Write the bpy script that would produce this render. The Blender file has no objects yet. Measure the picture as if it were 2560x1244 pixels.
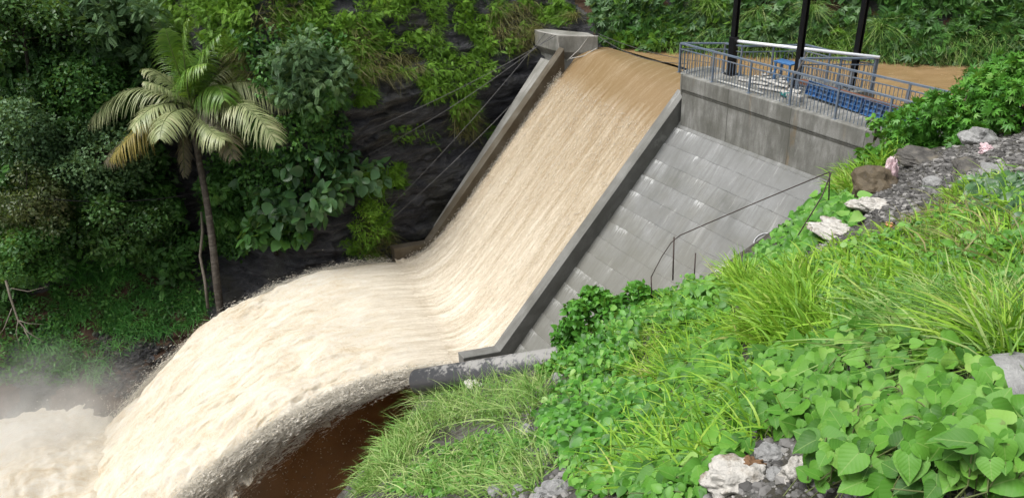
import bpy, math, random
import numpy as np
from mathutils import Vector, Matrix
from mathutils.bvhtree import BVHTree
rng = np.random.default_rng(7); random.seed(7)
scene = bpy.context.scene
COL = scene.collection

# ------------------------------------------------------------------ camera
F, CX, CY, H = 1850., 1280., 622., 7.5
_dx, _dy = 1490. - CX, 4000. - CY
_n = np.array([_dx, _dy, F]); _n /= np.linalg.norm(_n)
_y = np.array([0, 0, 1.]) - _n * _n[2]; _y /= np.linalg.norm(_y)
_x = np.cross(_y, -_n)
R = np.array([_x, _y, -_n])
CAM = np.array([0., 0., H])
cd = bpy.data.cameras.new('camera'); cam = bpy.data.objects.new('camera', cd); COL.objects.link(cam)
cd.sensor_width = 36; cd.lens = F / 2560 * 36; cd.clip_start = .05; cd.clip_end = 1000
m = Matrix.Identity(4)
for i in range(3):
    m[i][0] = R[i, 0]; m[i][1] = -R[i, 1]; m[i][2] = -R[i, 2]; m[i][3] = CAM[i]
cam.matrix_world = m
scene.camera = cam

# ------------------------------------------------------------------ light
SUN_EL, SUN_AZ = math.radians(64), math.radians(-95)     # azimuth measured from +Y towards +X
w = bpy.data.worlds.new('World'); scene.world = w; w.use_nodes = True
wn = w.node_tree; wn.nodes.clear()
sky = wn.nodes.new('ShaderNodeTexSky'); sky.sky_type = 'NISHITA'; sky.sun_disc = False
sky.sun_elevation = SUN_EL; sky.sun_rotation = SUN_AZ; sky.air_density = 1.2; sky.dust_density = 6; sky.ozone_density = 1
hs = wn.nodes.new('ShaderNodeHueSaturation'); hs.inputs['Saturation'].default_value = .25
bg = wn.nodes.new('ShaderNodeBackground'); bg.inputs['Strength'].default_value = .118
wo = wn.nodes.new('ShaderNodeOutputWorld')
wn.links.new(sky.outputs[0], hs.inputs['Color']); wn.links.new(hs.outputs[0], bg.inputs[0]); wn.links.new(bg.outputs[0], wo.inputs[0])
sd = bpy.data.lights.new('sun', 'SUN'); sd.energy = 1.7; sd.angle = math.radians(28); sd.color = (1, .985, .96)
sun = bpy.data.objects.new('sun', sd); COL.objects.link(sun)
sv = Vector((math.sin(SUN_AZ) * math.cos(SUN_EL), math.cos(SUN_AZ) * math.cos(SUN_EL), math.sin(SUN_EL)))
sun.rotation_euler = sv.to_track_quat('Z', 'Y').to_euler()
vs = scene.view_settings
vs.view_transform = 'Standard'; vs.look = 'None'; vs.gamma = 1; vs.use_curve_mapping = False
vs.exposure = .55
scene.cycles.use_denoising = True
scene.cycles.volume_bounces = 4; scene.cycles.max_bounces = 6; scene.cycles.transparent_max_bounces = 16

# ------------------------------------------------------------------ geometry helpers
def ray(px, py):
    return np.array([px - CX, py - CY, F]) @ R.T
def at(px, py, d):
    return CAM + ray(px, py) * (d / F)
def atz(px, py, z):
    r = ray(px, py); return CAM + r * ((z - H) / r[2])
def proj(P):
    c = (np.asarray(P) - CAM) @ R
    return CX + F * c[..., 0] / c[..., 2], CY + F * c[..., 1] / c[..., 2], c[..., 2]
A = atz(1690, 182, 0); B = atz(2120, 312, 0)
AX = (B - A) / np.linalg.norm(B - A)                 # along the dam, towards the near bank
DN = np.array([AX[1], -AX[0], 0]); DN = DN if DN[0] < 0 else -DN   # downstream
UP = np.array([0, 0, 1.])
def W(a, s, z):
    a, s, z = np.broadcast_arrays(np.asarray(a, float), np.asarray(s, float), np.asarray(z, float))
    return A + a[..., None] * AX + s[..., None] * DN + z[..., None] * UP
def loc(X):
    X = np.asarray(X) - A
    return X @ AX, X @ DN, X[..., 2]

def hash3(i, j, k, seed):
    h = (i.astype(np.int64) * 374761393 + j.astype(np.int64) * 668265263 + k.astype(np.int64) * 2147483647 + seed * 974634) & 0xffffffff
    h = ((h ^ (h >> 13)) * 1274126177) & 0xffffffff
    h = (h ^ (h >> 16)) & 0xffffffff
    return h / 4294967295.
def vnoise(P, seed=0):
    i = np.floor(P); f = P - i; i = i.astype(np.int64); f = f * f * (3 - 2 * f)
    o = 0
    for dx in (0, 1):
        for dy in (0, 1):
            for dz in (0, 1):
                wgt = (f[..., 0] if dx else 1 - f[..., 0]) * (f[..., 1] if dy else 1 - f[..., 1]) * (f[..., 2] if dz else 1 - f[..., 2])
                o = o + wgt * hash3(i[..., 0] + dx, i[..., 1] + dy, i[..., 2] + dz, seed)
    return o * 2 - 1
def fbm(P, octaves=4, seed=0, gain=.5):
    o, a, t = 0, 1, 0
    for k in range(octaves):
        o = o + a * vnoise(P * 2 ** k, seed + k); t += a; a *= gain
    return o / t
def ridged(P, octaves=4, seed=0):
    o, a, t = 0, 1, 0
    for k in range(octaves):
        o = o + a * (1 - 2 * np.abs(vnoise(P * 2 ** k, seed + k))); t += a; a *= .55
    return o / t

def tag(o, label=None, cat=None, group=None, kind=None):
    if label: o['label'] = label
    if cat: o['category'] = cat
    if group: o['group'] = group
    if kind: o['kind'] = kind
    return o
def empty(name, loc_, label, cat, group=None):
    o = bpy.data.objects.new(name, None); COL.objects.link(o); o.location = loc_; o.empty_display_size = .2
    return tag(o, label, cat, group)
def world_loc(o):
    p = np.zeros(3)
    while o is not None:
        p = p + np.array(o.location); o = o.parent
    return p
def npmesh(name, V, Fs, mat, parent=None, uv=None, attrs=None, smooth=True, origin=None):
    """V (n,3) world coordinates; Fs a list of (m,k) integer arrays"""
    V = np.asarray(V, float)
    if not isinstance(Fs, list): Fs = [Fs]
    Fs = [np.asarray(f, np.int32) for f in Fs if len(f)]
    if parent is not None: o0 = world_loc(parent)
    elif origin is not None: o0 = np.asarray(origin, float)
    else: o0 = np.array([V[:, 0].mean(), V[:, 1].mean(), V[:, 2].min()])
    me = bpy.data.meshes.new(name)
    me.vertices.add(len(V)); me.vertices.foreach_set('co', (V - o0).astype(np.float32).ravel())
    li = np.concatenate([f.ravel() for f in Fs]).astype(np.int32)
    tot = np.concatenate([np.full(len(f), f.shape[1], np.int32) for f in Fs])
    st = np.concatenate([[0], np.cumsum(tot)[:-1]]).astype(np.int32)
    me.loops.add(len(li)); me.loops.foreach_set('vertex_index', li)
    me.polygons.add(len(tot)); me.polygons.foreach_set('loop_start', st)
    me.polygons.foreach_set('use_smooth', np.full(len(tot), bool(smooth)))
    if uv is not None:
        u = me.uv_layers.new(name='UVMap'); u.data.foreach_set('uv', np.asarray(uv, np.float32)[li].ravel())
    for k, v in (attrs or {}).items():
        v = np.asarray(v, np.float32)
        if v.ndim == 1:
            me.attributes.new(k, 'FLOAT', 'POINT').data.foreach_set('value', v)
        else:
            me.attributes.new(k, 'FLOAT_VECTOR', 'POINT').data.foreach_set('vector', v.ravel())
    me.update(calc_edges=True); me.validate()
    if mat: me.materials.append(mat)
    o = bpy.data.objects.new(name, me); COL.objects.link(o)
    if parent is not None: o.parent = parent
    else: o.location = o0
    return o

class MB:
    """collects shapes in world coordinates, builds ONE mesh"""
    def __init__(s): s.v = []; s.f = {}; s.n = 0
    def add(s, V, faces):
        for f in faces: s.f.setdefault(len(f), []).append([i + s.n for i in f])
        s.v.append(np.asarray(V, float)); s.n += len(V)
    def hexa(s, P8):   # 4 bottom, 4 top, same order
        s.add(P8, [(3, 2, 1, 0), (4, 5, 6, 7), (0, 1, 5, 4), (1, 2, 6, 5), (2, 3, 7, 6), (3, 0, 4, 7)])
    def box(s, c, ux, uy, uz):
        c, ux, uy, uz = map(np.asarray, (c, ux, uy, uz))
        s.hexa([c - ux - uy - uz, c + ux - uy - uz, c + ux + uy - uz, c - ux + uy - uz, c - ux - uy + uz, c + ux - uy + uz, c + ux + uy + uz, c - ux + uy + uz])
    def bar(s, p, q, wd, ht, up=UP):
        p, q = np.asarray(p, float), np.asarray(q, float); d = q - p; l = np.linalg.norm(d); d = d / l
        x = np.cross(d, up); x /= max(np.linalg.norm(x), 1e-6); z = np.cross(x, d)
        s.box((p + q) / 2, d * l / 2, x * wd / 2, z * ht / 2)
    def tube(s, pts, rad, n=8, cap=True):
        pts = np.asarray(pts, float); m_ = len(pts); rad = np.broadcast_to(np.asarray(rad, float), (m_,))
        T = np.gradient(pts, axis=0); T /= np.linalg.norm(T, axis=1)[:, None] + 1e-9
        ref = np.array([0, 0, 1.]) if abs(T[0][2]) < .9 else np.array([1., 0, 0])
        x = np.cross(T, ref); x /= np.linalg.norm(x, axis=1)[:, None] + 1e-9; y = np.cross(T, x)
        an = np.linspace(0, 2 * math.pi, n, endpoint=False)
        V = pts[:, None] + rad[:, None, None] * (np.cos(an)[None, :, None] * x[:, None] + np.sin(an)[None, :, None] * y[:, None])
        fs = [(i * n + j, i * n + (j + 1) % n, (i + 1) * n + (j + 1) % n, (i + 1) * n + j) for i in range(m_ - 1) for j in range(n)]
        if cap: fs += [tuple(range(n))[::-1], tuple((m_ - 1) * n + j for j in range(n))]
        s.add(V.reshape(-1, 3), fs)
    def build(s, name, mat, parent=None, smooth=False, dam=False, **k):
        V = np.concatenate(s.v)
        at_ = {}
        if dam: at_['dam'] = np.stack(loc(V), 1)
        return npmesh(name, V, [np.array(x) for x in s.f.values()], mat, parent, smooth=smooth, attrs=at_, **k)
def bevel(o, wd=.02, seg=2):
    b = o.modifiers.new('bevel', 'BEVEL'); b.width = wd; b.segments = seg; b.limit_method = 'ANGLE'; b.angle_limit = .6
    return o
def grid_faces(nu, nv):
    i = np.arange(nu * nv).reshape(nu, nv)
    return np.stack([i[:-1, :-1], i[1:, :-1], i[1:, 1:], i[:-1, 1:]], -1).reshape(-1, 4)

def norm(v): return v / (np.linalg.norm(v, axis=-1, keepdims=True) + 1e-9)
DIAMOND = (np.array([[0, 0, 0], [.3, .42, .07], [0, 1, -.06], [-.3, .42, .07]]), np.array([[0, 1, 2], [0, 2, 3]]))
LANCE = (np.array([[0, 0, 0], [.13, .4, .03], [0, 1, -.12], [-.13, .4, .03]]), np.array([[0, 1, 2], [0, 2, 3]]))
def _broad():
    o = [(.0, 0), (.2, .08), (.36, .3), (.34, .55), (.18, .82), (0, 1)]
    V, Fc = [], []
    for y in (0, .35, .7, 1): V.append((0, y, -.18 * y * y))
    r = [len(V) + i for i in range(4)]
    for x, y in o[1:5]: V.append((x, y, .3 * x - .22 * y * y))
    l = [len(V) + i for i in range(4)]
    for x, y in o[1:5]: V.append((-x, y, .3 * x - .22 * y * y))
    for q in (r, l):
        t = [(0, q[0], q[1]), (0, q[1], 1), (1, q[1], q[2]), (1, q[2], 2), (2, q[2], q[3]), (2, q[3], 3)]
        Fc += t if q is r else [x[::-1] for x in t]
    return np.array(V), np.array(Fc)
BROAD = _broad()
def _heart():
    o = [(0, 0), (.14, -.12), (.32, -.13), (.47, .02), (.52, .22), (.45, .45), (.3, .68), (.12, .9), (0, 1.04)]
    mid = [(0, 0), (0, .22), (0, .45), (0, .68), (0, 1.04)]
    V = [(0, y, -.2 * max(y, 0) ** 2) for _, y in mid]
    Fc = []
    for sg in (1, -1):
        b = len(V)
        for x, y in o[1:8]:
            V.append((sg * x, y, .22 * x - .2 * max(y, 0) ** 2 + .05 * math.sin(7 * y + 1)))
        t = [(0, b, b + 1), (0, b + 1, b + 2), (0, b + 2, 1), (1, b + 2, b + 3), (1, b + 3, 2), (2, b + 3, b + 4), (2, b + 4, b + 5), (2, b + 5, 3), (3, b + 5, b + 6), (3, b + 6, 4)]
        Fc += t if sg > 0 else [x[::-1] for x in t]
    return np.array(V), np.array(Fc)
HEART = _heart()
def _sprig(n=6, wl=.3, slim=.28):
    V, Fc = [], []
    for i in range(n):
        y = .12 + .8 * i / n; L = wl * (1 - .55 * abs(i / n - .35))
        for sg in (1, -1):
            b = len(V); d = np.array([sg * .82, .57, -.12]); p = np.array([0, y, -.25 * y * y]); q = np.array([-.57 * sg, .82, 0]) * L * slim
            V += [p, p + d * L * .45 + q, p + d * L, p + d * L * .45 - q]; Fc += [(b, b + 1, b + 2), (b, b + 2, b + 3)]
    b = len(V); V += [np.array([-.012, 0, 0]), np.array([.012, 0, 0]), np.array([0, 1, -.28])]; Fc.append((b, b + 1, b + 2))
    return np.array(V), np.array(Fc)
SPRIG = _sprig(); FERN = _sprig(9, .26, .2)
def _palmate():
    V, Fc = [], []
    for k in range(5):
        an = math.radians(-72 + 36 * k); L = (.62, .85, 1, .85, .62)[k]
        d = np.array([math.sin(an), math.cos(an), -.15]); q = np.array([math.cos(an), -math.sin(an), 0]) * .13
        b = len(V); V += [np.zeros(3), d * L * .45 + q, d * L + [0, 0, -.08], d * L * .45 - q]; Fc += [(b, b + 1, b + 2), (b, b + 2, b + 3)]
    return np.array(V), np.array(Fc)
PALMATE = _palmate()

def leaves(base, P, T, N, S, var=None):
    """vertices, faces, uv, var for a leaf mesh at points P with direction T and normal N"""
    bv, bf = base; n = len(P)
    T = norm(T); X = norm(np.cross(T, N)); N2 = np.cross(X, T)
    S = np.broadcast_to(np.asarray(S, float), (n,))
    wv = (rng.uniform(.8, 1.2, n) * S)[:, None, None]; cv = (rng.uniform(.4, 1.9, n) * S)[:, None, None]
    V = P[:, None] + wv * bv[None, :, :1] * X[:, None] + S[:, None, None] * bv[None, :, 1:2] * T[:, None] + cv * bv[None, :, 2:3] * N2[:, None]
    Fc = (bf[None] + (np.arange(n) * len(bv))[:, None, None]).reshape(-1, bf.shape[1])
    uv = np.broadcast_to(np.stack([bv[:, 0] + .5, bv[:, 1]], 1)[None], (n, len(bv), 2)).reshape(-1, 2)
    if var is None: var = rng.uniform(0, 1, n)
    return V.reshape(-1, 3), Fc, uv, np.repeat(var, len(bv))
def leafobj(name, sets, mat, parent=None, **k):
    V, Fc, U, A_, n = [], [], [], [], 0
    for v, f, u, a in sets:
        V.append(v); Fc.append(f + n); U.append(u); A_.append(a); n += len(v)
    return npmesh(name, np.concatenate(V), Fc, mat, parent, uv=np.concatenate(U), attrs={'var': np.concatenate(A_)}, smooth=True, **k)
def blades(P, D, L, Wd, bend, var=None, seg=4, G=None):
    """grass: D start direction, bends over along the horizontal part of D (plus gravity)"""
    n = len(P); D = norm(D); t = np.linspace(0, 1, seg + 1)
    Hn = D.copy(); Hn[:, 2] = 0; Hn = norm(Hn + 1e-4)
    L = np.broadcast_to(np.asarray(L, float), (n,)); bend = np.broadcast_to(np.asarray(bend, float), (n,)); Wd = np.broadcast_to(np.asarray(Wd, float), (n,))
    C_ = P[:, None] + L[:, None, None] * (t[None, :, None] * D[:, None] + (bend[:, None] * t ** 2)[:, :, None] * (Hn[:, None] * .7 - UP * .75))
    sd_ = norm(np.cross(D, UP) + rng.normal(0, .5, (n, 3)))
    wd = (Wd[:, None] * np.array([.7, 1, .8, .5, 0.02][:seg + 1] if seg == 4 else np.linspace(1, .05, seg + 1)))[:, :, None]
    V = np.stack([C_ - sd_[:, None] * wd, C_ + sd_[:, None] * wd], 2).reshape(n, -1, 3)
    k = np.arange(seg) * 2
    f = np.stack([k, k + 1, k + 3, k + 2], 1)
    Fc = (f[None] + (np.arange(n) * 2 * (seg + 1))[:, None, None]).reshape(-1, 4)
    uv = np.zeros((n, 2 * (seg + 1), 2)); uv[:, :, 1] = np.repeat(t, 2)
    if var is None: var = rng.uniform(0, 1, n)
    return V.reshape(-1, 3), Fc, uv.reshape(-1, 2), np.repeat(var, 2 * (seg + 1))
def rdir(n, up=0.):
    d = norm(rng.normal(0, 1, (n, 3))); d[:, 2] += up; return norm(d)

def inpoly(P, poly):
    x, y = P[:, 0], P[:, 1]; c = np.zeros(len(P), bool); n = len(poly)
    for i in range(n):
        x1, y1 = poly[i]; x2, y2 = poly[(i + 1) % n]
        k = ((y1 > y) != (y2 > y)) & (x < (x2 - x1) * (y - y1) / (y2 - y1 + 1e-9) + x1); c ^= k
    return c
def sample_poly(poly, n):
    p = np.array(poly, float); lo, hi = p.min(0), p.max(0); out = np.zeros((0, 2))
    while len(out) < n:
        q = rng.uniform(lo, hi, (n * 3, 2)); out = np.concatenate([out, q[inpoly(q, poly)]])
    return out[:n]
def ell(cx, cy, rx, ry, k=14):
    return [(cx + rx * math.cos(t) * random.uniform(.75, 1.2), cy + ry * math.sin(t) * random.uniform(.75, 1.2)) for t in np.linspace(0, 2 * math.pi, k, endpoint=False)]
def cast(bvh, Q):
    o = Vector(CAM); P, N = [], []
    for px, py in Q:
        h, nn, _, _ = bvh.ray_cast(o, Vector(norm(ray(px, py))))
        if h is not None:
            if nn.dot(Vector(ray(px, py))) > 0: nn = -nn
            P.append(h[:]); N.append(nn[:])
    return np.array(P).reshape(-1, 3), np.array(N).reshape(-1, 3)
def cast1(bvh, px, py):
    for k in range(60):
        P, N = cast(bvh, [(px, py + 5 * k)])
        if len(P): break
    return P[0], N[0]

# ------------------------------------------------------------------ material helpers
class NT:
    def __init__(s, name):
        s.m = bpy.data.materials.new(name); s.m.use_nodes = True; s.t = s.m.node_tree; s.t.nodes.clear()
        s.out = s.n('OutputMaterial')
    def n(s, ty, **k):
        x = s.t.nodes.new('ShaderNode' + ty)
        for a, v in k.items(): setattr(x, a, v)
        return x
    def l(s, a, b): s.t.links.new(a, b)
    def set(s, sock, v):
        if isinstance(v, bpy.types.NodeSocket): s.l(v, sock)
        else: sock.default_value = v
    def math(s, op, a, b=0., c=None, clamp=False):
        x = s.n('Math', operation=op, use_clamp=clamp); s.set(x.inputs[0], a); s.set(x.inputs[1], b)
        if c is not None: s.set(x.inputs[2], c)
        return x.outputs[0]
    def noise(s, vec, scale=1., detail=4., rough=.55, dist=0.):
        x = s.n('TexNoise'); s.set(x.inputs['Vector'], vec); x.inputs['Scale'].default_value = scale; x.inputs['Detail'].default_value = detail
        x.inputs['Roughness'].default_value = rough; x.inputs['Distortion'].default_value = dist; return x.outputs[0]
    def ramp(s, fac, stops):
        x = s.n('ValToRGB'); e = x.color_ramp.elements
        while len(e) < len(stops): e.new(.5)
        for i, (p, c) in enumerate(stops):
            e[i].position = p; e[i].color = (*c, 1) if hasattr(c, '__len__') else (c, c, c, 1)
        s.set(x.inputs[0], fac); return x.outputs[0]
    def mix(s, f, a, b, mode='MIX'):
        x = s.n('Mix', data_type='RGBA', blend_type=mode); s.set(x.inputs[0], f)
        for i, v in ((6, a), (7, b)):
            if isinstance(v, bpy.types.NodeSocket): s.l(v, x.inputs[i])
            else: x.inputs[i].default_value = (*v, 1)
        return x.outputs[2]
    def vmul(s, v, k):
        x = s.n('VectorMath', operation='MULTIPLY'); s.set(x.inputs[0], v); x.inputs[1].default_value = k; return x.outputs[0]
    def attr(s, name): return s.n('Attribute', attribute_name=name)
    def obj(s): return s.n('TexCoord').outputs['Object']
    def pos(s): return s.n('NewGeometry').outputs['Position']
    def bump(s, h, strength=.5, dist=.02):
        x = s.n('Bump'); x.inputs['Strength'].default_value = strength; x.inputs['Distance'].default_value = dist; s.l(h, x.inputs['Height']); return x.outputs[0]
    def bsdf(s, col, rough=.6, spec=.4, metal=0., normal=None):
        x = s.n('BsdfPrincipled'); 
        if isinstance(col, bpy.types.NodeSocket): s.l(col, x.inputs['Base Color'])
        else: x.inputs['Base Color'].default_value = (*col, 1)
        s.set(x.inputs['Roughness'], rough); s.set(x.inputs['Specular IOR Level'], spec); s.set(x.inputs['Metallic'], metal)
        if normal is not None: s.l(normal, x.inputs['Normal'])
        return x
    def done(s, sh): s.l(sh.outputs[0] if hasattr(sh, 'outputs') else sh, s.out.inputs['Surface']); return s.m

def leaf_mat(name, stops, trans=.3, rough=.45, vein=False, spec=.35, patch=.6):
    t = NT(name); v = t.attr('var').outputs['Fac']
    pn = t.noise(t.pos(), patch, 2)
    f = t.math('ADD', t.math('MULTIPLY', v, .75), t.math('MULTIPLY', t.math('SUBTRACT', pn, .38), .9))
    c = t.ramp(f, stops)
    nrm = None
    if vein:
        uv = t.n('UVMap'); sx = t.n('SeparateXYZ'); t.l(uv.outputs[0], sx.inputs[0])
        ax_ = t.math('ABSOLUTE', t.math('SUBTRACT', sx.outputs[0], .5))
        d = t.math('SUBTRACT', sx.outputs[1], t.math('MULTIPLY', ax_, .9))
        ln = t.math('ABSOLUTE', t.math('SUBTRACT', t.math('FRACT', t.math('MULTIPLY', d, 5.5)), .5))
        side = t.math('LESS_THAN', ln, .06); midr = t.math('LESS_THAN', ax_, .018)
        vm = t.math('MAXIMUM', t.math('MULTIPLY', side, .22), t.math('MULTIPLY', midr, .9))
        c = t.mix(t.math('MULTIPLY', vm, .55), c, (.22, .34, .09))
        nz = t.noise(t.pos(), 45, 3); holes = t.ramp(nz, [(.69, 0.), (.73, 1.)])
        c = t.mix(t.math('MULTIPLY', holes, .5), c, (.12, .11, .03))
        nrm = t.bump(t.math('ADD', ln, t.math('MULTIPLY', nz, .4)), .12, .006)
    p = t.bsdf(c, rough, spec, normal=nrm)
    tr = t.n('BsdfTranslucent'); t.l(t.mix(.5, c, (.30, .42, .04)), tr.inputs[0])
    mx = t.n('MixShader'); mx.inputs[0].default_value = trans; t.l(p.outputs[0], mx.inputs[1]); t.l(tr.outputs[0], mx.inputs[2])
    return t.done(mx)
def plain(name, col, rough=.5, metal=0., var=.25, scale=6., spec=.4, bump=.15, dirt=None):
    t = NT(name); ob = t.obj(); n1 = t.noise(ob, scale, 6, .62)
    c = t.mix(t.ramp(n1, [(.3, 0.), (.7, 1.)]), tuple(x * (1 - var) for x in col), tuple(min(1, x * (1 + var)) for x in col))
    if dirt: c = t.mix(t.ramp(t.noise(ob, scale * .45, 7, .7), [(.5, 0.), (.64, 1.)]), c, dirt)
    n2 = t.noise(ob, scale * 8, 4, .6)
    return t.done(t.bsdf(c, rough, spec, metal, t.bump(t.math('ADD', n1, t.math('MULTIPLY', n2, .4)), bump, .03)))

def concrete(name, base=(.33, .33, .31), joints=False, wet=None, pour=None):
    t = NT(name); d = t.attr('dam').outputs['Vector']
    sx = t.n('SeparateXYZ'); t.l(d, sx.inputs[0]); a, s, z = sx.outputs
    q = t.math('SUBTRACT', t.math('MULTIPLY', s, .72), t.math('MULTIPLY', z, .69))
    cb = t.n('CombineXYZ'); t.l(a, cb.inputs[0]); t.l(q, cb.inputs[1]); t.l(t.math('ADD', s, z), cb.inputs[2])
    big = t.noise(cb.outputs[0], .9, 5, .6)
    streak = t.noise(t.vmul(cb.outputs[0], (4.5, .5, .9)), 1., 7, .7, .5)
    fine = t.noise(d, 22, 5, .7)
    c = t.mix(t.ramp(big, [(.32, 0.), (.68, 1.)]), (base[0] * .62, base[1] * .62, base[2] * .58), tuple(x * 1.2 for x in base))
    c = t.mix(t.ramp(streak, [(.38, .5), (.52, 0.)]), c, (base[0] * .45, base[1] * .45, base[2] * .4))
    c = t.mix(t.math('MULTIPLY', t.ramp(streak, [(.6, 0.), (.72, 1.)]), .4), c, (.62, .62, .6))
    c = t.mix(t.math('MULTIPLY', t.ramp(fine, [(.35, 1.), (.55, 0.)]), .3), c, (.12, .12, .11))
    h = t.math('ADD', t.math('MULTIPLY', fine, .5), big)
    if joints:
        wob = t.noise(t.vmul(cb.outputs[0], (2.2, 2.2, 0)), 1.4, 5, .7)
        qq = t.math('DIVIDE', t.math('ADD', q, t.math('MULTIPLY', t.math('SUBTRACT', wob, .5), .12)), joints)
        fr = t.math('FRACT', qq); row = t.math('FLOOR', qq)
        line = t.math('LESS_THAN', t.math('MINIMUM', fr, t.math('SUBTRACT', 1, fr)), .022)
        brk = t.noise(t.vmul(cb.outputs[0], (2.5, 6, 0)), 1., 4, .6)
        c = t.mix(t.math('MULTIPLY', line, t.ramp(brk, [(.40, .1), (.62, .85)])), c, (.085, .085, .08))
        # per-row tone
        rw = t.n('TexWhiteNoise', noise_dimensions='1D'); t.l(row, rw.inputs['W'])
        c = t.mix(t.math('MULTIPLY', rw.outputs[0], .28), c, (.23, .235, .24))
        # lime bleeding out of the joints and running down
        rc = t.n('CombineXYZ'); t.l(t.math('MULTIPLY', a, .8), rc.inputs[0]); t.l(t.math('MULTIPLY', row, 3.7), rc.inputs[1])
        where = t.math('ADD', t.noise(rc.outputs[0], 1.1, 4, .62), t.math('MULTIPLY', t.math('SUBTRACT', 2.4, a), .035))
        dr = t.noise(t.vmul(cb.outputs[0], (16., 1.6, 0)), 1., 5, .75)
        fall = t.math('SUBTRACT', 1., t.math('MULTIPLY', fr, 2.0), clamp=True)
        m_ = t.math('MULTIPLY', t.ramp(where, [(.53, 0.), (.64, 1.)]), fall)
        m_ = t.ramp(t.math('ADD', m_, t.math('MULTIPLY', t.math('SUBTRACT', dr, .5), 2.2)), [(.5, 0.), (.7, 1.)])
        m_ = t.math('MULTIPLY', m_, t.ramp(t.math('MULTIPLY', t.ramp(where, [(.5, 0.), (.6, 1.)]), fall), [(0., 0.), (.08, 1.)]))
        wash = t.math('MULTIPLY', t.ramp(where, [(.42, 0.), (.7, 1.)]), t.math('MULTIPLY', t.ramp(dr, [(.4, 0.), (.6, 1.)]), t.math('SUBTRACT', 1., t.math('MULTIPLY', fr, 1.1), clamp=True)))
        c = t.mix(t.math('MULTIPLY', wash, .5), c, (.55, .56, .56))
        m_ = t.math('MULTIPLY', m_, t.ramp(t.noise(t.vmul(cb.outputs[0], (7., 7., 0)), 1., 5, .7), [(.42, 0.), (.52, 1.)]))
        c = t.mix(t.math('MULTIPLY', m_, .6), c, (.58, .59, .58))
        low = t.math('MULTIPLY', t.ramp(t.math('ADD', t.math('MULTIPLY', q, .12), t.math('SUBTRACT', t.noise(cb.outputs[0], .8, 5, .6), .5)), [(.35, 0.), (.8, 1.)]), .5)
        c = t.mix(low, c, (.16, .155, .12))
        dk = t.noise(t.vmul(cb.outputs[0], (9., .5, 0)), 1., 5, .7)
        c = t.mix(t.math('MULTIPLY', t.ramp(dk, [(.56, 0.), (.7, .7)]), t.ramp(t.noise(cb.outputs[0], .5, 2), [(.45, 0.), (.6, 1.)])), c, (.13, .125, .1))
        h = t.math('SUBTRACT', h, t.math('MULTIPLY', line, .8))
    if pour:   # shutter joints across the wall every few metres, and rust runs
        fr = t.math('FRACT', t.math('DIVIDE', t.math('ADD', a, t.math('MULTIPLY', big, .12)), pour))
        c = t.mix(t.math('MULTIPLY', t.math('LESS_THAN', fr, .012), .8), c, (.07, .07, .06))
        blot = t.ramp(t.noise(t.vmul(cb.outputs[0], (1.3, .45, 0)), 1., 6, .7), [(.44, .6), (.56, 0.)]); c = t.mix(blot, c, (.105, .105, .09))
        rust = t.math('MULTIPLY', t.ramp(t.noise(t.vmul(cb.outputs[0], (1.6, .25, 0)), 1., 3), [(.6, 0.), (.72, 1.)]), t.ramp(streak, [(.45, 0.), (.6, 1.)]))
        c = t.mix(t.math('MULTIPLY', rust, .65), c, (.27, .17, .06))
    if wet:
        wm = t.ramp(t.noise(cb.outputs[0], 1.3, 5, .6), [(.35, .9), (.7, .35)])
        c = t.mix(wm, c, wet)
    return t.done(t.bsdf(c, t.ramp(big, [(.3, .55), (.7, .85)]), .35, 0, t.bump(h, .45, .03)))

M = {}
M['concrete'] = concrete('concrete', (.29, .29, .275), pour=2.6)
M['coping'] = concrete('coping_concrete', (.27, .27, .255), pour=2.6)
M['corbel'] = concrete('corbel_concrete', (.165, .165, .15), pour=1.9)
M['face'] = concrete('face_concrete', (.205, .21, .207), joints=.70)
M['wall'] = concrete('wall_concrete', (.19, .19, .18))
M['wet_wall'] = concrete('wet_wall_concrete', (.17, .155, .125), wet=(.07, .052, .03))
M['pier'] = concrete('pier_concrete', (.29, .285, .265))
def rock_mat():
    t = NT('wet_rock'); p = t.pos()
    n = t.noise(t.vmul(p, (.8, .8, 2.6)), 1.2, 8, .65, .6); f = t.noise(t.vmul(p, (2., 2., 7.)), 2., 7, .7, .4)
    c = t.ramp(n, [(.3, (.022, .022, .026)), (.5, (.052, .053, .06)), (.66, (.115, .116, .124)), (.8, (.19, .18, .155))])
    c = t.mix(t.ramp(t.noise(p, .35, 5, .6), [(.52, 0.), (.66, .55)]), c, (.06, .055, .025))
    return t.done(t.bsdf(c, t.ramp(f, [(.3, .2), (.7, .6)]), .6, 0, t.bump(t.math('ADD', n, t.math('MULTIPLY', f, .6)), 1., .35)))
M['rock'] = rock_mat()
def soil_mat():
    t = NT('bank_soil'); p = t.pos()
    n = t.noise(p, 1.6, 8, .7); v = t.n('TexVoronoi'); t.l(p, v.inputs['Vector']); v.inputs['Scale'].default_value = 11
    f = t.noise(p, 26, 5, .7)
    c = t.ramp(n, [(.3, (.035, .035, .022)), (.5, (.075, .07, .055)), (.72, (.14, .135, .12))])
    c = t.mix(t.ramp(v.outputs['Color'], [(.55, 0.), (.9, .6)]), c, (.2, .2, .195))
    return t.done(t.bsdf(c, .85, .25, 0, t.bump(t.math('ADD', f, v.outputs['Distance']), .8, .05)))
M['soil'] = soil_mat()
CHUTE = [(.20, (.21, .138, .064)), (.32, (.25, .175, .094)), (.42, (.345, .272, .178)), (.54, (.51, .44, .335)), (.66, (.74, .68, .57)), (.8, (.86, .83, .77))]
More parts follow.
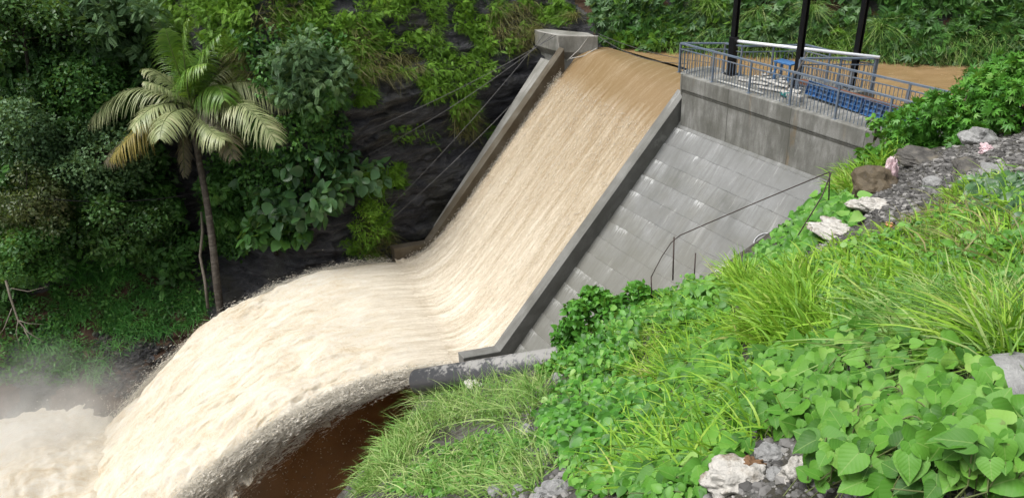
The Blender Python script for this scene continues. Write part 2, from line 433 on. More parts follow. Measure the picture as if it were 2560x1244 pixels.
def foam_mat(name, jet):
    t = NT(name); fl = t.attr('flow').outputs['Vector']; sx = t.n('SeparateXYZ'); t.l(fl, sx.inputs[0])
    k = sx.outputs[2]
    if jet:
        n1 = t.noise(t.vmul(fl, (1.5, .6, 0.)), 1., 9, .74, .9); n2 = t.noise(t.vmul(fl, (9., 7.5, 0.)), 1., 8, .82, 1.6)
        mm = t.math('ADD', t.math('MULTIPLY', n1, .5), t.math('MULTIPLY', n2, .5))
        c = t.ramp(mm, [(.32, (.56, .43, .26)), (.41, (.71, .60, .43)), (.47, (.80, .72, .575)), (.54, (.86, .81, .70)), (.63, (.91, .89, .83))])
        b = t.bump(t.math('ADD', n1, t.math('MULTIPLY', n2, .7)), .5, .08)
        m1 = t.noise(t.vmul(fl, (4., .22, 0)), 1., 6, .68, .15); m2 = t.noise(t.vmul(fl, (18., 1.5, 0)), 1., 6, .78, .4); m3 = t.noise(t.vmul(fl, (30., 7., 0)), 1., 4, .7)
        ms = t.math('ADD', t.math('ADD', t.math('ADD', t.math('MULTIPLY', m1, .42), t.math('MULTIPLY', m2, .34)), t.math('MULTIPLY', m3, .26)), .42 * .21)
        near_ = t.ramp(k, [(.02, 0.), (.38, 1.)])
        c = t.mix(near_, t.ramp(ms, CHUTE), c)
        hb = t.n('Mix'); t.l(near_, hb.inputs[0]); t.l(t.math('ADD', m2, t.math('ADD', m3, m1)), hb.inputs[2]); t.l(t.math('ADD', n1, t.math('MULTIPLY', n2, .7)), hb.inputs[3])
        b = t.bump(hb.outputs[0], .45, .07)
        tr = t.n('BsdfTranslucent'); t.l(c, tr.inputs[0]); mx = t.n('MixShader'); t.l(t.math('MULTIPLY', near_, .34), mx.inputs[0])
        t.l(t.bsdf(c, .6, .2, 0, b).outputs[0], mx.inputs[1]); t.l(tr.outputs[0], mx.inputs[2])
        # the near edge of the sheet tears open into holes and strings
        ho = t.math('ADD', t.math('MULTIPLY', t.noise(t.vmul(fl, (3.2, 1.8, 0.)), 1., 6, .7, .8), .6), t.math('MULTIPLY', t.noise(t.vmul(fl, (14., 8., 0.)), 1., 5, .75, 1.), .5))
        dd = t.math('ADD', t.math('DIVIDE', t.math('MULTIPLY', sx.outputs[0], .62), t.math('ADD', k, .12)), t.math('MULTIPLY', t.math('SUBTRACT', ho, .55), 2.6))
        tp = t.n('BsdfTransparent'); m2_ = t.n('MixShader'); t.l(t.ramp(dd, [(.04, 0.), (.2, 1.)]), m2_.inputs[0]); t.l(tp.outputs[0], m2_.inputs[1]); t.l(mx.outputs[0], m2_.inputs[2]); return t.done(m2_)
    n1 = t.noise(t.vmul(fl, (4., .22, 0)), 1., 6, .68, .15); n2 = t.noise(t.vmul(fl, (18., 1.5, 0)), 1., 6, .78, .4); n3 = t.noise(t.vmul(fl, (30., 7., 0)), 1., 4, .7)
    mm = t.math('ADD', t.math('ADD', t.math('MULTIPLY', n1, .42), t.math('MULTIPLY', n2, .34)), t.math('MULTIPLY', n3, .26))
    mm = t.math('ADD', mm, t.math('MULTIPLY', t.math('SUBTRACT', k, .5), .42))
    c = t.ramp(mm, CHUTE)
    r = t.ramp(k, [(.02, .22), (.2, .55)])
    b = t.n('Bump'); b.inputs['Distance'].default_value = .06; t.l(t.math('ADD', n2, t.math('ADD', n3, t.math('MULTIPLY', n1, 1.1))), b.inputs['Height'])
    t.l(t.ramp(k, [(.0, .03), (.2, .34)]), b.inputs['Strength'])
    return t.done(t.bsdf(c, r, .4, 0, b.outputs[0]))
M['chute'] = foam_mat('chute_water', False); M['jet'] = foam_mat('jet_water', True)
def res_mat():
    t = NT('muddy_water'); p = t.pos()
    n = t.noise(t.vmul(p, (1., 1.6, 1.)), 1.3, 5, .6, .5); f = t.noise(p, 7., 4, .6)
    c = t.mix(t.ramp(n, [(.35, 0.), (.7, 1.)]), (.26, .168, .08), (.33, .225, .12))
    c = t.mix(t.ramp(f, [(.66, 0.), (.74, .5)]), c, (.75, .6, .42))
    return t.done(t.bsdf(c, .18, .45, 0, t.bump(t.math('ADD', n, t.math('MULTIPLY', f, .3)), .35, .08)))
M['res'] = res_mat()
def pool_mat():
    t = NT('brown_pool_water'); p = t.pos(); f = t.noise(p, 5., 5, .65, .6)
    c = t.mix(t.ramp(t.noise(p, .6, 4), [(.35, 0.), (.7, 1.)]), (.17, .078, .03), (.26, .13, .055))
    return t.done(t.bsdf(c, .3, .35, 0, t.bump(f, .4, .06)))
M['pool'] = pool_mat()
M['redrock'] = plain('red_brown_rock', (.045, .02, .012), .6, 0, .5, 1.5, bump=.6)
G = lambda r, g, b: (r, g, b)
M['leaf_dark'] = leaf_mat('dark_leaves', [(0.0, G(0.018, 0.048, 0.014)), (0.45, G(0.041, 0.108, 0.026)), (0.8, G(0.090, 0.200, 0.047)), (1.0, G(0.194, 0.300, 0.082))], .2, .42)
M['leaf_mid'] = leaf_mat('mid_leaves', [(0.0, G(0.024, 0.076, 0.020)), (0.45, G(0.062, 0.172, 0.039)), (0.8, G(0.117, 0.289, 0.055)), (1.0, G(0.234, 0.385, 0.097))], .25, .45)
M['leaf_blue'] = leaf_mat('grey_green_leaves', [(0.0, G(0.034, 0.081, 0.036)), (0.45, G(0.083, 0.168, 0.066)), (0.8, G(0.165, 0.284, 0.118)), (1.0, G(0.289, 0.391, 0.175))], .2, .5)
M['leaf_broad'] = leaf_mat('broad_leaves', [(0., G(.025, .075, .025)), (.45, G(.05, .13, .045)), (.8, G(.085, .19, .065)), (1., G(.13, .25, .08))], .2, .38, spec=.5)
M['leaf_olive'] = leaf_mat('olive_leaves', [(0., G(.035, .065, .02)), (.5, G(.085, .12, .045)), (1., G(.2, .19, .09))], .25)
M['fern'] = leaf_mat('cliff_fern_leaves', [(0.0, G(.06, .14, .015)), (0.4, G(.14, .30, .03)), (0.75, G(.22, .43, .045)), (1.0, G(.34, .46, .09))], .3, .55, patch=.9)
M['dry'] = leaf_mat('dry_grass_blades', [(0.0, G(.10, .12, .03)), (0.5, G(.22, .22, .08)), (1.0, G(.38, .33, .15))], .25)
M['grass'] = leaf_mat('bright_grass_blades', [(0.0, G(.09, .22, .015)), (0.4, G(.20, .42, .03)), (0.75, G(.33, .55, .06)), (1.0, G(.55, .58, .2))], .35, .45, patch=1.2)
M['grass2'] = leaf_mat('pale_grass_blades', [(0.0, G(0.077, 0.195, 0.030)), (0.4, G(0.187, 0.364, 0.070)), (0.75, G(0.374, 0.494, 0.170)), (1.0, G(0.572, 0.624, 0.290))], .3, .5, patch=1.)
M['slope_grass'] = leaf_mat('dim_grass_blades', [(0.0, G(0.028, 0.117, 0.027)), (0.45, G(0.069, 0.254, 0.050)), (1.0, G(0.156, 0.410, 0.087))], .25, .5)
M['heart'] = leaf_mat('heart_vine_leaves', [(0., G(.028, .10, .012)), (.4, G(.075, .225, .022)), (.75, G(.13, .31, .04)), (1., G(.25, .41, .09))], .15, .5, True, .25, patch=2.5)
M['weed'] = leaf_mat('weed_leaves', [(0., G(0.037, 0.125, 0.015)), (.4, G(0.081, 0.250, 0.027)), (.75, G(0.150, 0.362, 0.050)), (1., G(0.275, 0.450, 0.125))], .25, .45, patch=1.5)
M['bush'] = leaf_mat('bush_leaves', [(0., G(0.033, 0.117, 0.016)), (.4, G(0.065, 0.221, 0.026)), (.75, G(0.117, 0.338, 0.039)), (1., G(0.260, 0.442, 0.104))], .25, .42, patch=1.2)
M['palm_pale'] = leaf_mat('pale_palm_leaflets', [(0., G(.15, .2, .08)), (.5, G(.33, .38, .18)), (1., G(.56, .55, .32))], .25, .4, patch=1.4)
M['palm_green'] = leaf_mat('green_palm_leaflets', [(0., G(.05, .12, .02)), (.5, G(.12, .25, .035)), (1., G(.25, .36, .08))], .25, .35)
M['palm_dead'] = leaf_mat('dead_palm_leaflets', [(0., G(.05, .045, .03)), (.5, G(.12, .11, .07)), (1., G(.26, .22, .12))], .15, .6)
M['palm_yellow'] = leaf_mat('yellow_palm_leaflets', [(0., G(.12, .11, .02)), (.5, G(.27, .22, .05)), (1., G(.42, .33, .08))], .25, .45)
M['bark'] = plain('dark_bark', (.05, .042, .034), .85, 0, .5, 8, bump=.6)
M['twig'] = plain('pale_twig', (.16, .14, .11), .8, 0, .3, 10)
M['stem'] = plain('green_stem', (.12, .15, .05), .6, 0, .3, 20)
def palm_bark():
    t = NT('palm_bark'); ob = t.obj(); wv = t.noise(t.vmul(ob, (1., 1., 9.)), 1.2, 4, .6); n = t.noise(ob, 9, 6, .7)
    c = t.ramp(t.math('ADD', t.math('MULTIPLY', wv, .5), t.math('MULTIPLY', n, .5)), [(.32, (.025, .02, .016)), (.5, (.065, .055, .045)), (.64, (.13, .12, .1)), (.76, (.32, .3, .27))])
    return t.done(t.bsdf(c, .8, .2, 0, t.bump(wv, .8, .04)))
M['palm_bark'] = palm_bark()
M['rail'] = plain('blue_grey_rail_paint', (.16, .205, .27), .42, .2, .15, 9, dirt=(.24, .25, .26))
M['black'] = plain('black_steel_paint', (.012, .012, .014), .38, .3, .4, 5)
M['white_bar'] = plain('white_pipe_plastic', (.78, .8, .83), .35, 0, .06, 5)
M['blue'] = plain('blue_formwork_paint', (.06, .17, .38), .45, .15, .3, 5, dirt=(.1, .13, .18))
M['rust'] = plain('rusty_steel', (.16, .07, .04), .8, .2, .4, 7)
M['rebar'] = plain('rebar_rust', (.06, .045, .04), .7, .3, .4, 15)
M['cable'] = plain('steel_rope', (.11, .11, .11), .5, .4, .3, 12)
M['rope'] = plain('pale_rope', (.42, .41, .38), .8, 0, .2, 12)
M['cement'] = plain('cement_lumps', (.42, .41, .38), .9, 0, .35, 7, bump=.5)
M['stone'] = plain('grey_stone', (.27, .27, .265), .85, 0, .4, 7, bump=.7)
M['dark_stone'] = plain('dark_slate_stone', (.085, .08, .072), .7, 0, .5, 6, bump=.7, dirt=(.17, .15, .11))
M['brown_stone'] = plain('brown_boulder_rock', (.10, .078, .048), .7, 0, .4, 5, bump=.6, dirt=(.07, .06, .05))
M['sack'] = plain('white_woven_sack', (.5, .48, .44), .8, 0, .3, 14, bump=.6, dirt=(.24, .2, .15))
M['pink'] = plain('pink_white_cloth', (.5, .36, .38), .8, 0, .3, 16, bump=.3, dirt=(.8, .72, .74))
M['brown_cloth'] = plain('brown_cloth', (.16, .09, .045), .9, 0, .4, 12, bump=.5)
M['cream_cloth'] = plain('cream_cloth', (.55, .43, .27), .85, 0, .25, 12)
M['orange'] = plain('orange_scrap', (.62, .3, .13), .7, 0, .25, 10)
M['teal'] = plain('teal_rope', (.02, .2, .19), .7, 0, .25, 10)
def pipe_mat():
    t = NT('black_pipe_plastic'); ob = t.obj(); n = t.noise(ob, 6, 8, .75); n2 = t.noise(ob, 1.1, 3); ge = t.n('NewGeometry'); sx = t.n('SeparateXYZ'); t.l(ge.outputs['Normal'], sx.inputs[0])
    # dried silt settled on the upward side
    k = t.math('ADD', n, t.math('MULTIPLY', t.math('SUBTRACT', sx.outputs[2], .55), .3)); k = t.math('ADD', k, t.math('MULTIPLY', t.math('SUBTRACT', n2, .5), .5))
    c = t.mix(t.ramp(k, [(.5, 0.), (.6, 1.)]), (.075, .077, .083), (.29, .285, .27))
    return t.done(t.bsdf(c, t.ramp(k, [(.5, .35), (.6, .85)]), .4))
M['pipe'] = pipe_mat()
t = NT('water_spray_drops'); tr = t.n('BsdfTranslucent'); tr.inputs[0].default_value = (.95, .92, .85, 1); mx = t.n('MixShader'); mx.inputs[0].default_value = .5; t.l(t.bsdf((.93, .89, .8), .5, .3).outputs[0], mx.inputs[1]); t.l(tr.outputs[0], mx.inputs[2]); M['drops'] = t.done(mx)

# ------------------------------------------------------------------ far bank (hillside and cliff)
path = np.array([(-9.7, 70), (-9.7, 30), (-9.7, 12), (-9.9, 4), (-10., 1.), (-10.2, -1.2), (-9.4, -2.5), (-8.1, -3.1), (-5.25, -4.95), (-.94, -7.9), (4.15, -12.1), (14, -20), (50, -49)], float)
sg = np.concatenate([[0], np.cumsum(np.linalg.norm(np.diff(path, axis=0), axis=1))])
uu = np.concatenate([np.linspace(0, 36, 40)[:-1], np.linspace(36, 95, 520), np.linspace(95, sg[-1], 40)[1:]])
pa = np.stack([np.interp(uu, sg, path[:, 0]), np.interp(uu, sg, path[:, 1])], 1)
for _ in range(14): pa[1:-1] = (pa[:-2] + 2 * pa[1:-1] + pa[2:]) / 4
tg = norm(np.gradient(pa, axis=0)); nr = np.stack([tg[:, 1], -tg[:, 0]], 1); nr = np.where((nr[:, :1] > 0) & (nr[:, 1:] > 0), -nr, nr)
nr[:, :] = np.where((nr @ np.array([-1., -.6]) < 0)[:, None], -nr, nr)
for _ in range(25): nr[1:-1] = norm((nr[:-2] + 2 * nr[1:-1] + nr[2:]) / 4)
zz = np.concatenate([np.linspace(-15, 4.5, 230), np.linspace(4.5, 26, 60)[1:]])
S_ = pa[:, 1][:, None]; Z_ = zz[None, :]
def sstep(x, a, b): t_ = np.clip((x - a) / (b - a), 0, 1); return t_ * t_ * (3 - 2 * t_)
us = 1 - sstep(S_, -3.2, -.3)                                    # upstream weight
toe = sstep(S_, 11.5, 15.5)                                     # the grassy toe beside the palm
b_cliff = np.interp(zz, [-15, -9, -6.5, -4.6, -3.4, -2.2, 4, 26], [-.8, .2, .7, 1.5, 1.1, 1.3, 5.0, 26])[None, :]
b_toe = np.interp(zz, [-15, -13, -10.6, -8.8, -7.5, 4, 26], [-1., -.3, 2.4, 5.2, 6.0, 10.5, 30])[None, :]
b_up = np.interp(zz, [-15, -1.1, 4, 26], [-3, 0, 3.2, 24])[None, :]
b = b_cliff * (1 - toe) + b_toe * toe
b = b * (1 - us) + b_up * us
PA = pa[:, None, :] + nr[:, None, :] * b[..., None]
PW = W(PA[..., 0], PA[..., 1], np.broadcast_to(Z_, b.shape))
strat = fbm(PW * np.array([.35, .35, 2.2]), 5, 3); lump = fbm(PW * .45, 5, 11); cr = ridged(PW * np.array([.8, .8, 1.6]), 4, 23)
saw = ((PW[..., 2] * 1.15 + .9 * lump + .12 * PW[..., 0] + .35 * strat) % 1.) - .5
saw2 = ((PW[..., 2] * 3.1 + 1.2 * lump + .3 * PW[..., 0] + .8 * strat) % 1.) - .5
disp = (.38 * strat + .55 * lump + .30 * cr + .42 * saw + .16 * saw2) * (1 - .55 * us) * (1 - .45 * toe)
near = np.exp(-((S_ - 3.) / 5.) ** 2)
disp = np.where(disp > 0, disp * (1 - .6 * near), disp)
n3 = nr[:, None, :] * disp[..., None]
PW = PW - (n3[..., :1] * AX + n3[..., 1:] * DN)
hill = npmesh('hillside', PW.reshape(-1, 3), grid_faces(*b.shape), M['rock'])
tag(hill, 'dark wet rock hillside rising behind the spillway and the river', kind='structure')
def bvh_of(o):
    me = o.data; n = len(me.vertices); co = np.empty(n * 3, np.float32); me.vertices.foreach_get('co', co)
    co = co.reshape(-1, 3) + np.array(o.location); return BVHTree.FromPolygons(co.tolist(), [tuple(p.vertices) for p in me.polygons])
HB = bvh_of(hill)

# ------------------------------------------------------------------ near bank (where the photographer stands)
ctl = [(2560, 1244, 1.9), (2560, 1000, 2.7), (2000, 1244, 2.6), (1800, 1200, 3.1), (1550, 1200, 4.3), (1280, 1240, 6.2), (1100, 1240, 7.6), (915, 1240, 9.2), (2200, 900, 3.6), (2560, 700, 4.4),
       (1900, 950, 4.6), (1600, 1000, 6.3), (1400, 1050, 8.5), (1150, 1100, 10.6), (965, 1140, 10.8), (1010, 1070, 12.6), (1095, 1000, 15.2), (1300, 970, 14.2), (1420, 930, 13.2),
       (1480, 830, 12.8), (1650, 760, 12.6), (1830, 700, 12.2), (1950, 640, 12.0), (1750, 850, 7.5), (2050, 700, 6.4), (2300, 650, 5.8), (2560, 500, 6.6), (2100, 590, 9.5), (2300, 500, 9.2), (2450, 430, 9.8),
       (2560, 340, 12), (2400, 370, 13.2), (2150, 500, 11.6), (2250, 400, 14.8), (2110, 440, 16.0), (2010, 560, 14.3)]
cp = [at(*c) for c in ctl]
cp += [np.array([0, 0, 5.85]), np.array([3, 0, 6.]), np.array([-3, 0, 4.]), np.array([6, 0, 6.6]), np.array([0, -6, 6.8]), np.array([8, -5, 7.2]), np.array([12, 4, 6.4]), np.array([-7, -4, 1.])]
cp += [W(a, s, z) for a, s, z in [(6.9, -.2, -2.1), (6.9, 1.6, -3.8), (6.0, 3., -5.2), (5.2, 4., -6.2), (3., 5.5, -7.8), (2.3, 7, -9.), (.2, 8.2, -10.2), (4.3, 12.6, -5.55), (6, 11.4, -4.75), (7.4, 10.4, -4.), (2.6, 12.8, -9), (1.2, 13.5, -13.5), (3, 17, -13),
     (6, 17, -9), (9, 18, -5), (2, 24, -14), (7, 26, -11), (12, 26, -5), (16, 30, -2), (10, 40, -10), (0, 40, -15), (-3, 10.3, -13.5),
     (9.2, -.6, -.2), (10, -1.8, -.4), (11, -3, -1.), (13, -7, -1.4), (17, -11, -1.), (24, -16, 1), (30, -22, 2), (8, -6, -3.5), (4, -6, -5), (10, -12, -5), (20, -22, -5), (-4, -6, -6), (24, -4, 3.5), (30, 5, 6)]]
cp = np.array(cp)
Ph = np.linalg.norm(cp[:, None, :2] - cp[None, :, :2], axis=2); nC = len(cp)
Kx = np.zeros((nC + 3, nC + 3)); Kx[:nC, :nC] = Ph - .02 * np.eye(nC); Kx[:nC, nC] = 1; Kx[:nC, nC + 1:] = cp[:, :2]; Kx[nC:, :nC] = Kx[:nC, nC:].T
sol = np.linalg.solve(Kx, np.concatenate([cp[:, 2], np.zeros(3)]))
def gx(a, b_, c_, n1, n2): return np.concatenate([np.linspace(a, b_, n1)[:-1], np.linspace(b_, c_, n2)])
X1, Y1 = np.linspace(-14, 34, 420), gx(-8, 16, 50, 330, 160)
XX, YY = np.meshgrid(X1, Y1, indexing='ij')
ZZ = sol[nC] + sol[nC + 1] * XX + sol[nC + 2] * YY
for i in range(nC): ZZ += sol[i] * np.hypot(XX - cp[i, 0], YY - cp[i, 1])
gp = np.stack([XX, YY, XX * 0], -1)
ZZ += .16 * fbm(gp * .9, 5, 5) * np.clip(np.hypot(XX, YY) / 5, .3, 1.3)
ga, gs, _ = loc(np.stack([XX, YY, ZZ], -1))
face_z = -1.74 - .96 * (gs + .13)
lim = np.where((ga < 6.4) & (gs > -4) & (gs < 8.5), np.where(gs < -.1, -3., face_z - .35), 99)
ZZ = np.minimum(ZZ, lim)
lim2 = np.where((ga < 1.5) & (gs < 12.5), -13.6, 99); ZZ = np.minimum(ZZ, lim2)
gV = np.stack([XX, YY, ZZ], -1)
bank = npmesh('near_bank', gV.reshape(-1, 3), grid_faces(*XX.shape), M['soil'])
tag(bank, 'stony earth embankment in the foreground under grass and vines', kind='structure')
GB = bvh_of(bank)

# ------------------------------------------------------------------ concrete dam
dam = empty('concrete_dam', W(0, 0, -9.5), 'grey concrete dam with a spillway chute, sloping block face and fenced deck', 'dam')
def extr(sec, a0, a1, mat, name, na=2, parent=dam, bw=.015):
    """section polygon in (s,z) swept along the dam axis"""
    n = len(sec); aa = np.linspace(a0, a1, na)
    V = np.concatenate([W(a, [p[0] for p in sec], [p[1] for p in sec]) for a in aa])
    fs = [(k * n + i, k * n + (i + 1) % n, (k + 1) * n + (i + 1) % n, (k + 1) * n + i) for k in range(na - 1) for i in range(n)]
    fs += [tuple(range(n))[::-1], tuple((na - 1) * n + i for i in range(n))]
    mb = MB(); mb.add(V, fs); return bevel(mb.build(name, mat, parent, dam=True), bw)
courses = [(-.15, -1.78)]
for k in range(16):
    t_ = .28 + .7 * k
    if t_ < 11.1:
        for o_, e_ in ((-.004, .0), (.022, .03)): courses.append((-.15 + .722 * (t_ + e_) + .692 * (o_ - .0), -1.78 - .692 * (t_ + e_) + .722 * o_))
courses.append((7.9, -9.5))
extr([(-.35, -1.245), (-.35, -1.86), *courses, (8.2, -12.5), (-3, -12.5), (-3, -1.245)], .16, 13, M['face'], 'block_face', bw=.004)
extr([(0, 0), (0, -.54), (-.04, -.56), (-1.6, -.56), (-1.6, 0)], .32, 13, M['coping'], 'coping', bw=.03)
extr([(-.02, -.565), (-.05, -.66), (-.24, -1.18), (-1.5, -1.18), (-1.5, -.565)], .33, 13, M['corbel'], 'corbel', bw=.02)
extr([(-.32, -1.19), (-.32, -1.80), (-1.2, -1.80), (-1.2, -1.19)], .34, 13, M['coping'], 'upper_wall', bw=.01)
mb = MB(); c0 = proj(W(6.4, 1.4, -3.2)); th = np.linspace(0, 2 * math.pi, 28); pt_, nn_ = W(0, -.13, -1.74), norm(UP + DN * .96)
def onface(px, py, k=.012):
    r = ray(px, py); return CAM + r * (((pt_ - CAM) @ nn_) / (r @ nn_)) + nn_ * k
mb.tube(np.array([onface(1908 + 21 * math.cos(t_) - 9 * math.sin(t_), 600 + 17 * math.sin(t_)) for t_ in th]), .018, 5, cap=False); mb.tube([onface(1900, 612), onface(1912, 600), onface(1918, 590)], .015, 5)
mb.build('plaster_mark', plain('white_plaster', (.5, .51, .53), .8, 0, .2, 9), dam, smooth=True)
# rounded nose beside the spillway
mb = MB(); prof = [(.0, 0.), (.0, -.5), (.03, -.72), (.36, -1.25), (.36, -1.9)]
cen = (.32, -.75); ring = []
for k in range(13):
    an = math.radians(90 + 15 * k); ring.append((math.cos(an), math.sin(an)))
V = []
for rr, z in prof:
    for cxn, syn in ring: V.append(W(.32 + cxn * (.36 - rr * .55), cen[1] + syn * (.75 - rr), z))
nR = len(ring); fs = [(k * nR + i, k * nR + i + 1, (k + 1) * nR + i + 1, (k + 1) * nR + i) for k in range(len(prof) - 1) for i in range(nR - 1)] + [tuple(range(nR))]
mb.add(np.array(V), fs); bevel(mb.build('nose', M['concrete'], dam, smooth=False, dam=True), .02)
# deck platform
mb = MB(); pl = [(.32, -.05), (1.1, -1.25), (1.78, -1.38), (3.05, -2.98), (4.1, -2.95), (5.7, -3.2), (4.95, -1.72), (13, -1.75), (13, -.05)]
top = np.array([W(a, s, .0) for a, s in pl]) + [0, 0, .004]; bot = top - [0, 0, 6.]
n = len(pl); mb.add(np.concatenate([bot, top]), [tuple(range(n))[::-1], tuple(range(n, 2 * n))] + [(i, (i + 1) % n, n + (i + 1) % n, n + i) for i in range(n)])
mb.build('deck', M['concrete'], dam, dam=True)
# training walls
def wall_line(a_in, a_out, pts, depth, mat, name):
    mb = MB(); n = len(pts)
    V = np.concatenate([W(a_in, [p[0] for p in pts], [p[1] for p in pts]), W(a_out, [p[0] for p in pts], [p[1] for p in pts]),
                        W(a_out, [p[0] for p in pts], [p[1] - depth for p in pts]), W(a_in, [p[0] for p in pts], [p[1] - depth for p in pts])])
    fs = []
    for i in range(n - 1):
        for r in range(4): fs.append((r * n + i, r * n + i + 1, ((r + 1) % 4) * n + i + 1, ((r + 1) % 4) * n + i))
    fs += [(0, n, 2 * n, 3 * n), (n - 1, 4 * n - 1, 3 * n - 1, 2 * n - 1)]
    mb.add(V, fs); return bevel(mb.build(name, mat, dam, dam=True), .02)
def subdiv(pts, k=6): 
    o = []
    for (x0, z0), (x1, z1) in zip(pts[:-1], pts[1:]):
        for j in range(k): o.append((x0 + (x1 - x0) * j / k, z0 + (z1 - z0) * j / k))
    return o + [pts[-1]]
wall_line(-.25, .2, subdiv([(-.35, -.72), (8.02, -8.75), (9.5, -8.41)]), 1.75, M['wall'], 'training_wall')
wall_line(-9., -9.45, subdiv([(-1.3, -.98), (6.6, -8.72), (8.32, -8.46)]), 1.9, M['wet_wall'], 'training_wall')
# pier block on the far side
mb = MB(); pp = [(-11.5, -1.25), (-9.55, -1.35), (-8.12, -2.58), (-9.1, -2.72), (-11.2, -1.75)]
top = np.array([W(a, s, -.5) for a, s in pp]); mid = top - [0, 0, .75]; n = len(pp)
low = np.array([W(a, s, -9.) for a, s in [(-11.4, -1.5), (-9.5, -1.6), (-8.2, -2.7), (-9.1, -2.8), (-11.2, -1.8)]]); mid2 = np.array([W(a, s, -1.6) for a, s in [(-11.4, -1.5), (-9.5, -1.6), (-8.2, -2.7), (-9.1, -2.8), (-11.2, -1.8)]])
ringf = lambda b0: [(b0 + i, b0 + (i + 1) % n, b0 + n + (i + 1) % n, b0 + n + i) for i in range(n)]
mb.add(np.concatenate([low, mid2, mid, top]), ringf(0) + ringf(n) + ringf(2 * n) + [tuple(range(3 * n, 4 * n))])
bevel(mb.build('pier', M['pier'], dam, dam=True), .025)
# outer batter wall between the pier and the far training wall
mb = MB(); mb.hexa([W(-10.9, -1.2, -9.4), W(-9.46, -1.2, -9.4), W(-9.46, 6.5, -9.4), W(-9.9, 6.5, -9.4), W(-10.9, -1.2, -1.75), W(-9.46, -1.2, -1.75), W(-9.46, 6.5, -9.05), W(-9.9, 6.5, -9.05)])
mb.build('batter_wall', M['pier'], dam, dam=True)
# chute floor and toe under the water
def zr(s): return -.92 - .945 * (s + .13)
ch = [(-3.2, -3.2), (-2.2, -1.9), (-1.2, -1.75), (-.2, -2.1), (1.0, -3.0), (6.6, -9.3), (7.6, -9.85), (8.6, -9.75), (9.5, -9.35), (9.5, -9.6), (9.2, -13.8), (-3.2, -13.8)]
mb = MB(); n = len(ch); V = np.concatenate([W(-.2, [p[0] for p in ch], [p[1] for p in ch]), W(-9.05, [p[0] - 1.2 for p in ch], [p[1] for p in ch])])
mb.add(V, [tuple(range(n)), tuple(range(n, 2 * n))[::-1]] + [(i, n + i, n + (i + 1) % n, (i + 1) % n) for i in range(n)])
mb.build('chute', M['redrock'], dam, dam=True)
# sill side blocks
mb = MB(); mb.hexa([W(-.24, 8.1, -13), W(.18, 8.1, -13), W(.18, 9.3, -13), W(-.24, 9.3, -13), W(-.24, 8.1, -10.4), W(.18, 8.1, -10.4), W(.18, 9.3, -10.1), W(-.24, 9.3, -10.1)])
mb.build('toe_block', M['redrock'], dam, dam=True)

# ------------------------------------------------------------------ water
# reservoir
X2 = np.linspace(-12, 40, 150); Y2 = np.linspace(-45, -1.6, 130)
aa, ss = np.meshgrid(X2, Y2, indexing='ij'); V = W(aa, ss, -1.06 + .03 * fbm(np.stack([aa * .8, ss * .8, aa * 0], -1), 3, 9))
ok = ~((ss > -3.0) & (aa < .5))
gf = grid_faces(*aa.shape); gf = gf[ok.ravel()[gf].all(1)]
o = npmesh('reservoir_water', V.reshape(-1, 3), gf, M['res']); tag(o, 'flat brown muddy reservoir water behind the dam', kind='structure')
# spillway sheet
sp = np.concatenate([np.linspace(-3.1, 2, 130)[:-1], np.linspace(2, 9.6, 330)]); wq = np.linspace(0, 1, 260)
sq, ww = np.meshgrid(sp, wq, indexing='ij')
def zwater(s):
    line = zr(s) - .88
    z = np.where(s < 1.07, -1.06 - .119 * np.clip(s + 2.9, 0, None) ** 2, line)
    s0, s1, m0, m1 = 5.4, 9.5, -.945, .40; h_ = s1 - s0; q = np.clip((s - s0) / h_, 0, None); z0, z1 = zr(s0) - .88, -9.12
    qc = np.minimum(q, 1); her = (2 * qc ** 3 - 3 * qc ** 2 + 1) * z0 + (qc ** 3 - 2 * qc ** 2 + qc) * h_ * m0 + (3 * qc ** 2 - 2 * qc ** 3) * z1 + (qc ** 3 - qc ** 2) * h_ * m1 + (q - qc) * h_ * m1
    return np.where(s > s0, her, z)
zw = zwater(sq + 0)
fo = np.clip((sq + .35 + .5 * fbm(np.stack([ww * 22, ww * 0, ww * 0], -1), 3, 4)) / 1.1, 0, 1) * (.22 + .46 * np.clip((sq - .5) / 8.0, 0, 1))
slope_pt = np.stack([ww * 9 * 2.2, sq * .35, sq * 0], -1)
st = fbm(slope_pt, 4, 31) * .07 + fbm(np.stack([ww * 9 * 6, sq * .7, sq * 0], -1), 4, 37) * .06 + fbm(np.stack([ww * 9 * 9, sq * 3, sq * 0], -1), 3, 41) * .02
edge = np.exp(-ww * 9 / .25) + np.exp(-(1 - ww) * 9 / .35)
zw = zw + st * np.clip((sq + .5) / 2, 0, 1) + .1 * edge * (sq > .3) * (1 + fbm(np.stack([ww * 40, sq * 5, sq * 0], -1), 3, 55))
V = W(-.24 - 8.77 * ww, sq - 1.25 * ww * sstep(sq, -3, 0), zw)
# near the top the sheet flares out to the pier and the nose
al = loc(V)[0]
V = V + AX * (np.where(ww > .8, (ww - .8) / .2, 0) * np.clip((-1.8 - sq) / 1.3, 0, 1) * .9)[..., None]
o = npmesh('spillway_water', V.reshape(-1, 3), grid_faces(*sq.shape), M['chute'], attrs={'flow': np.stack([ww * 8.8, sq * 1.37, fo], -1).reshape(-1, 3)})
tag(o, 'brown flood water sheeting down the spillway chute and turning to foam', kind='structure')

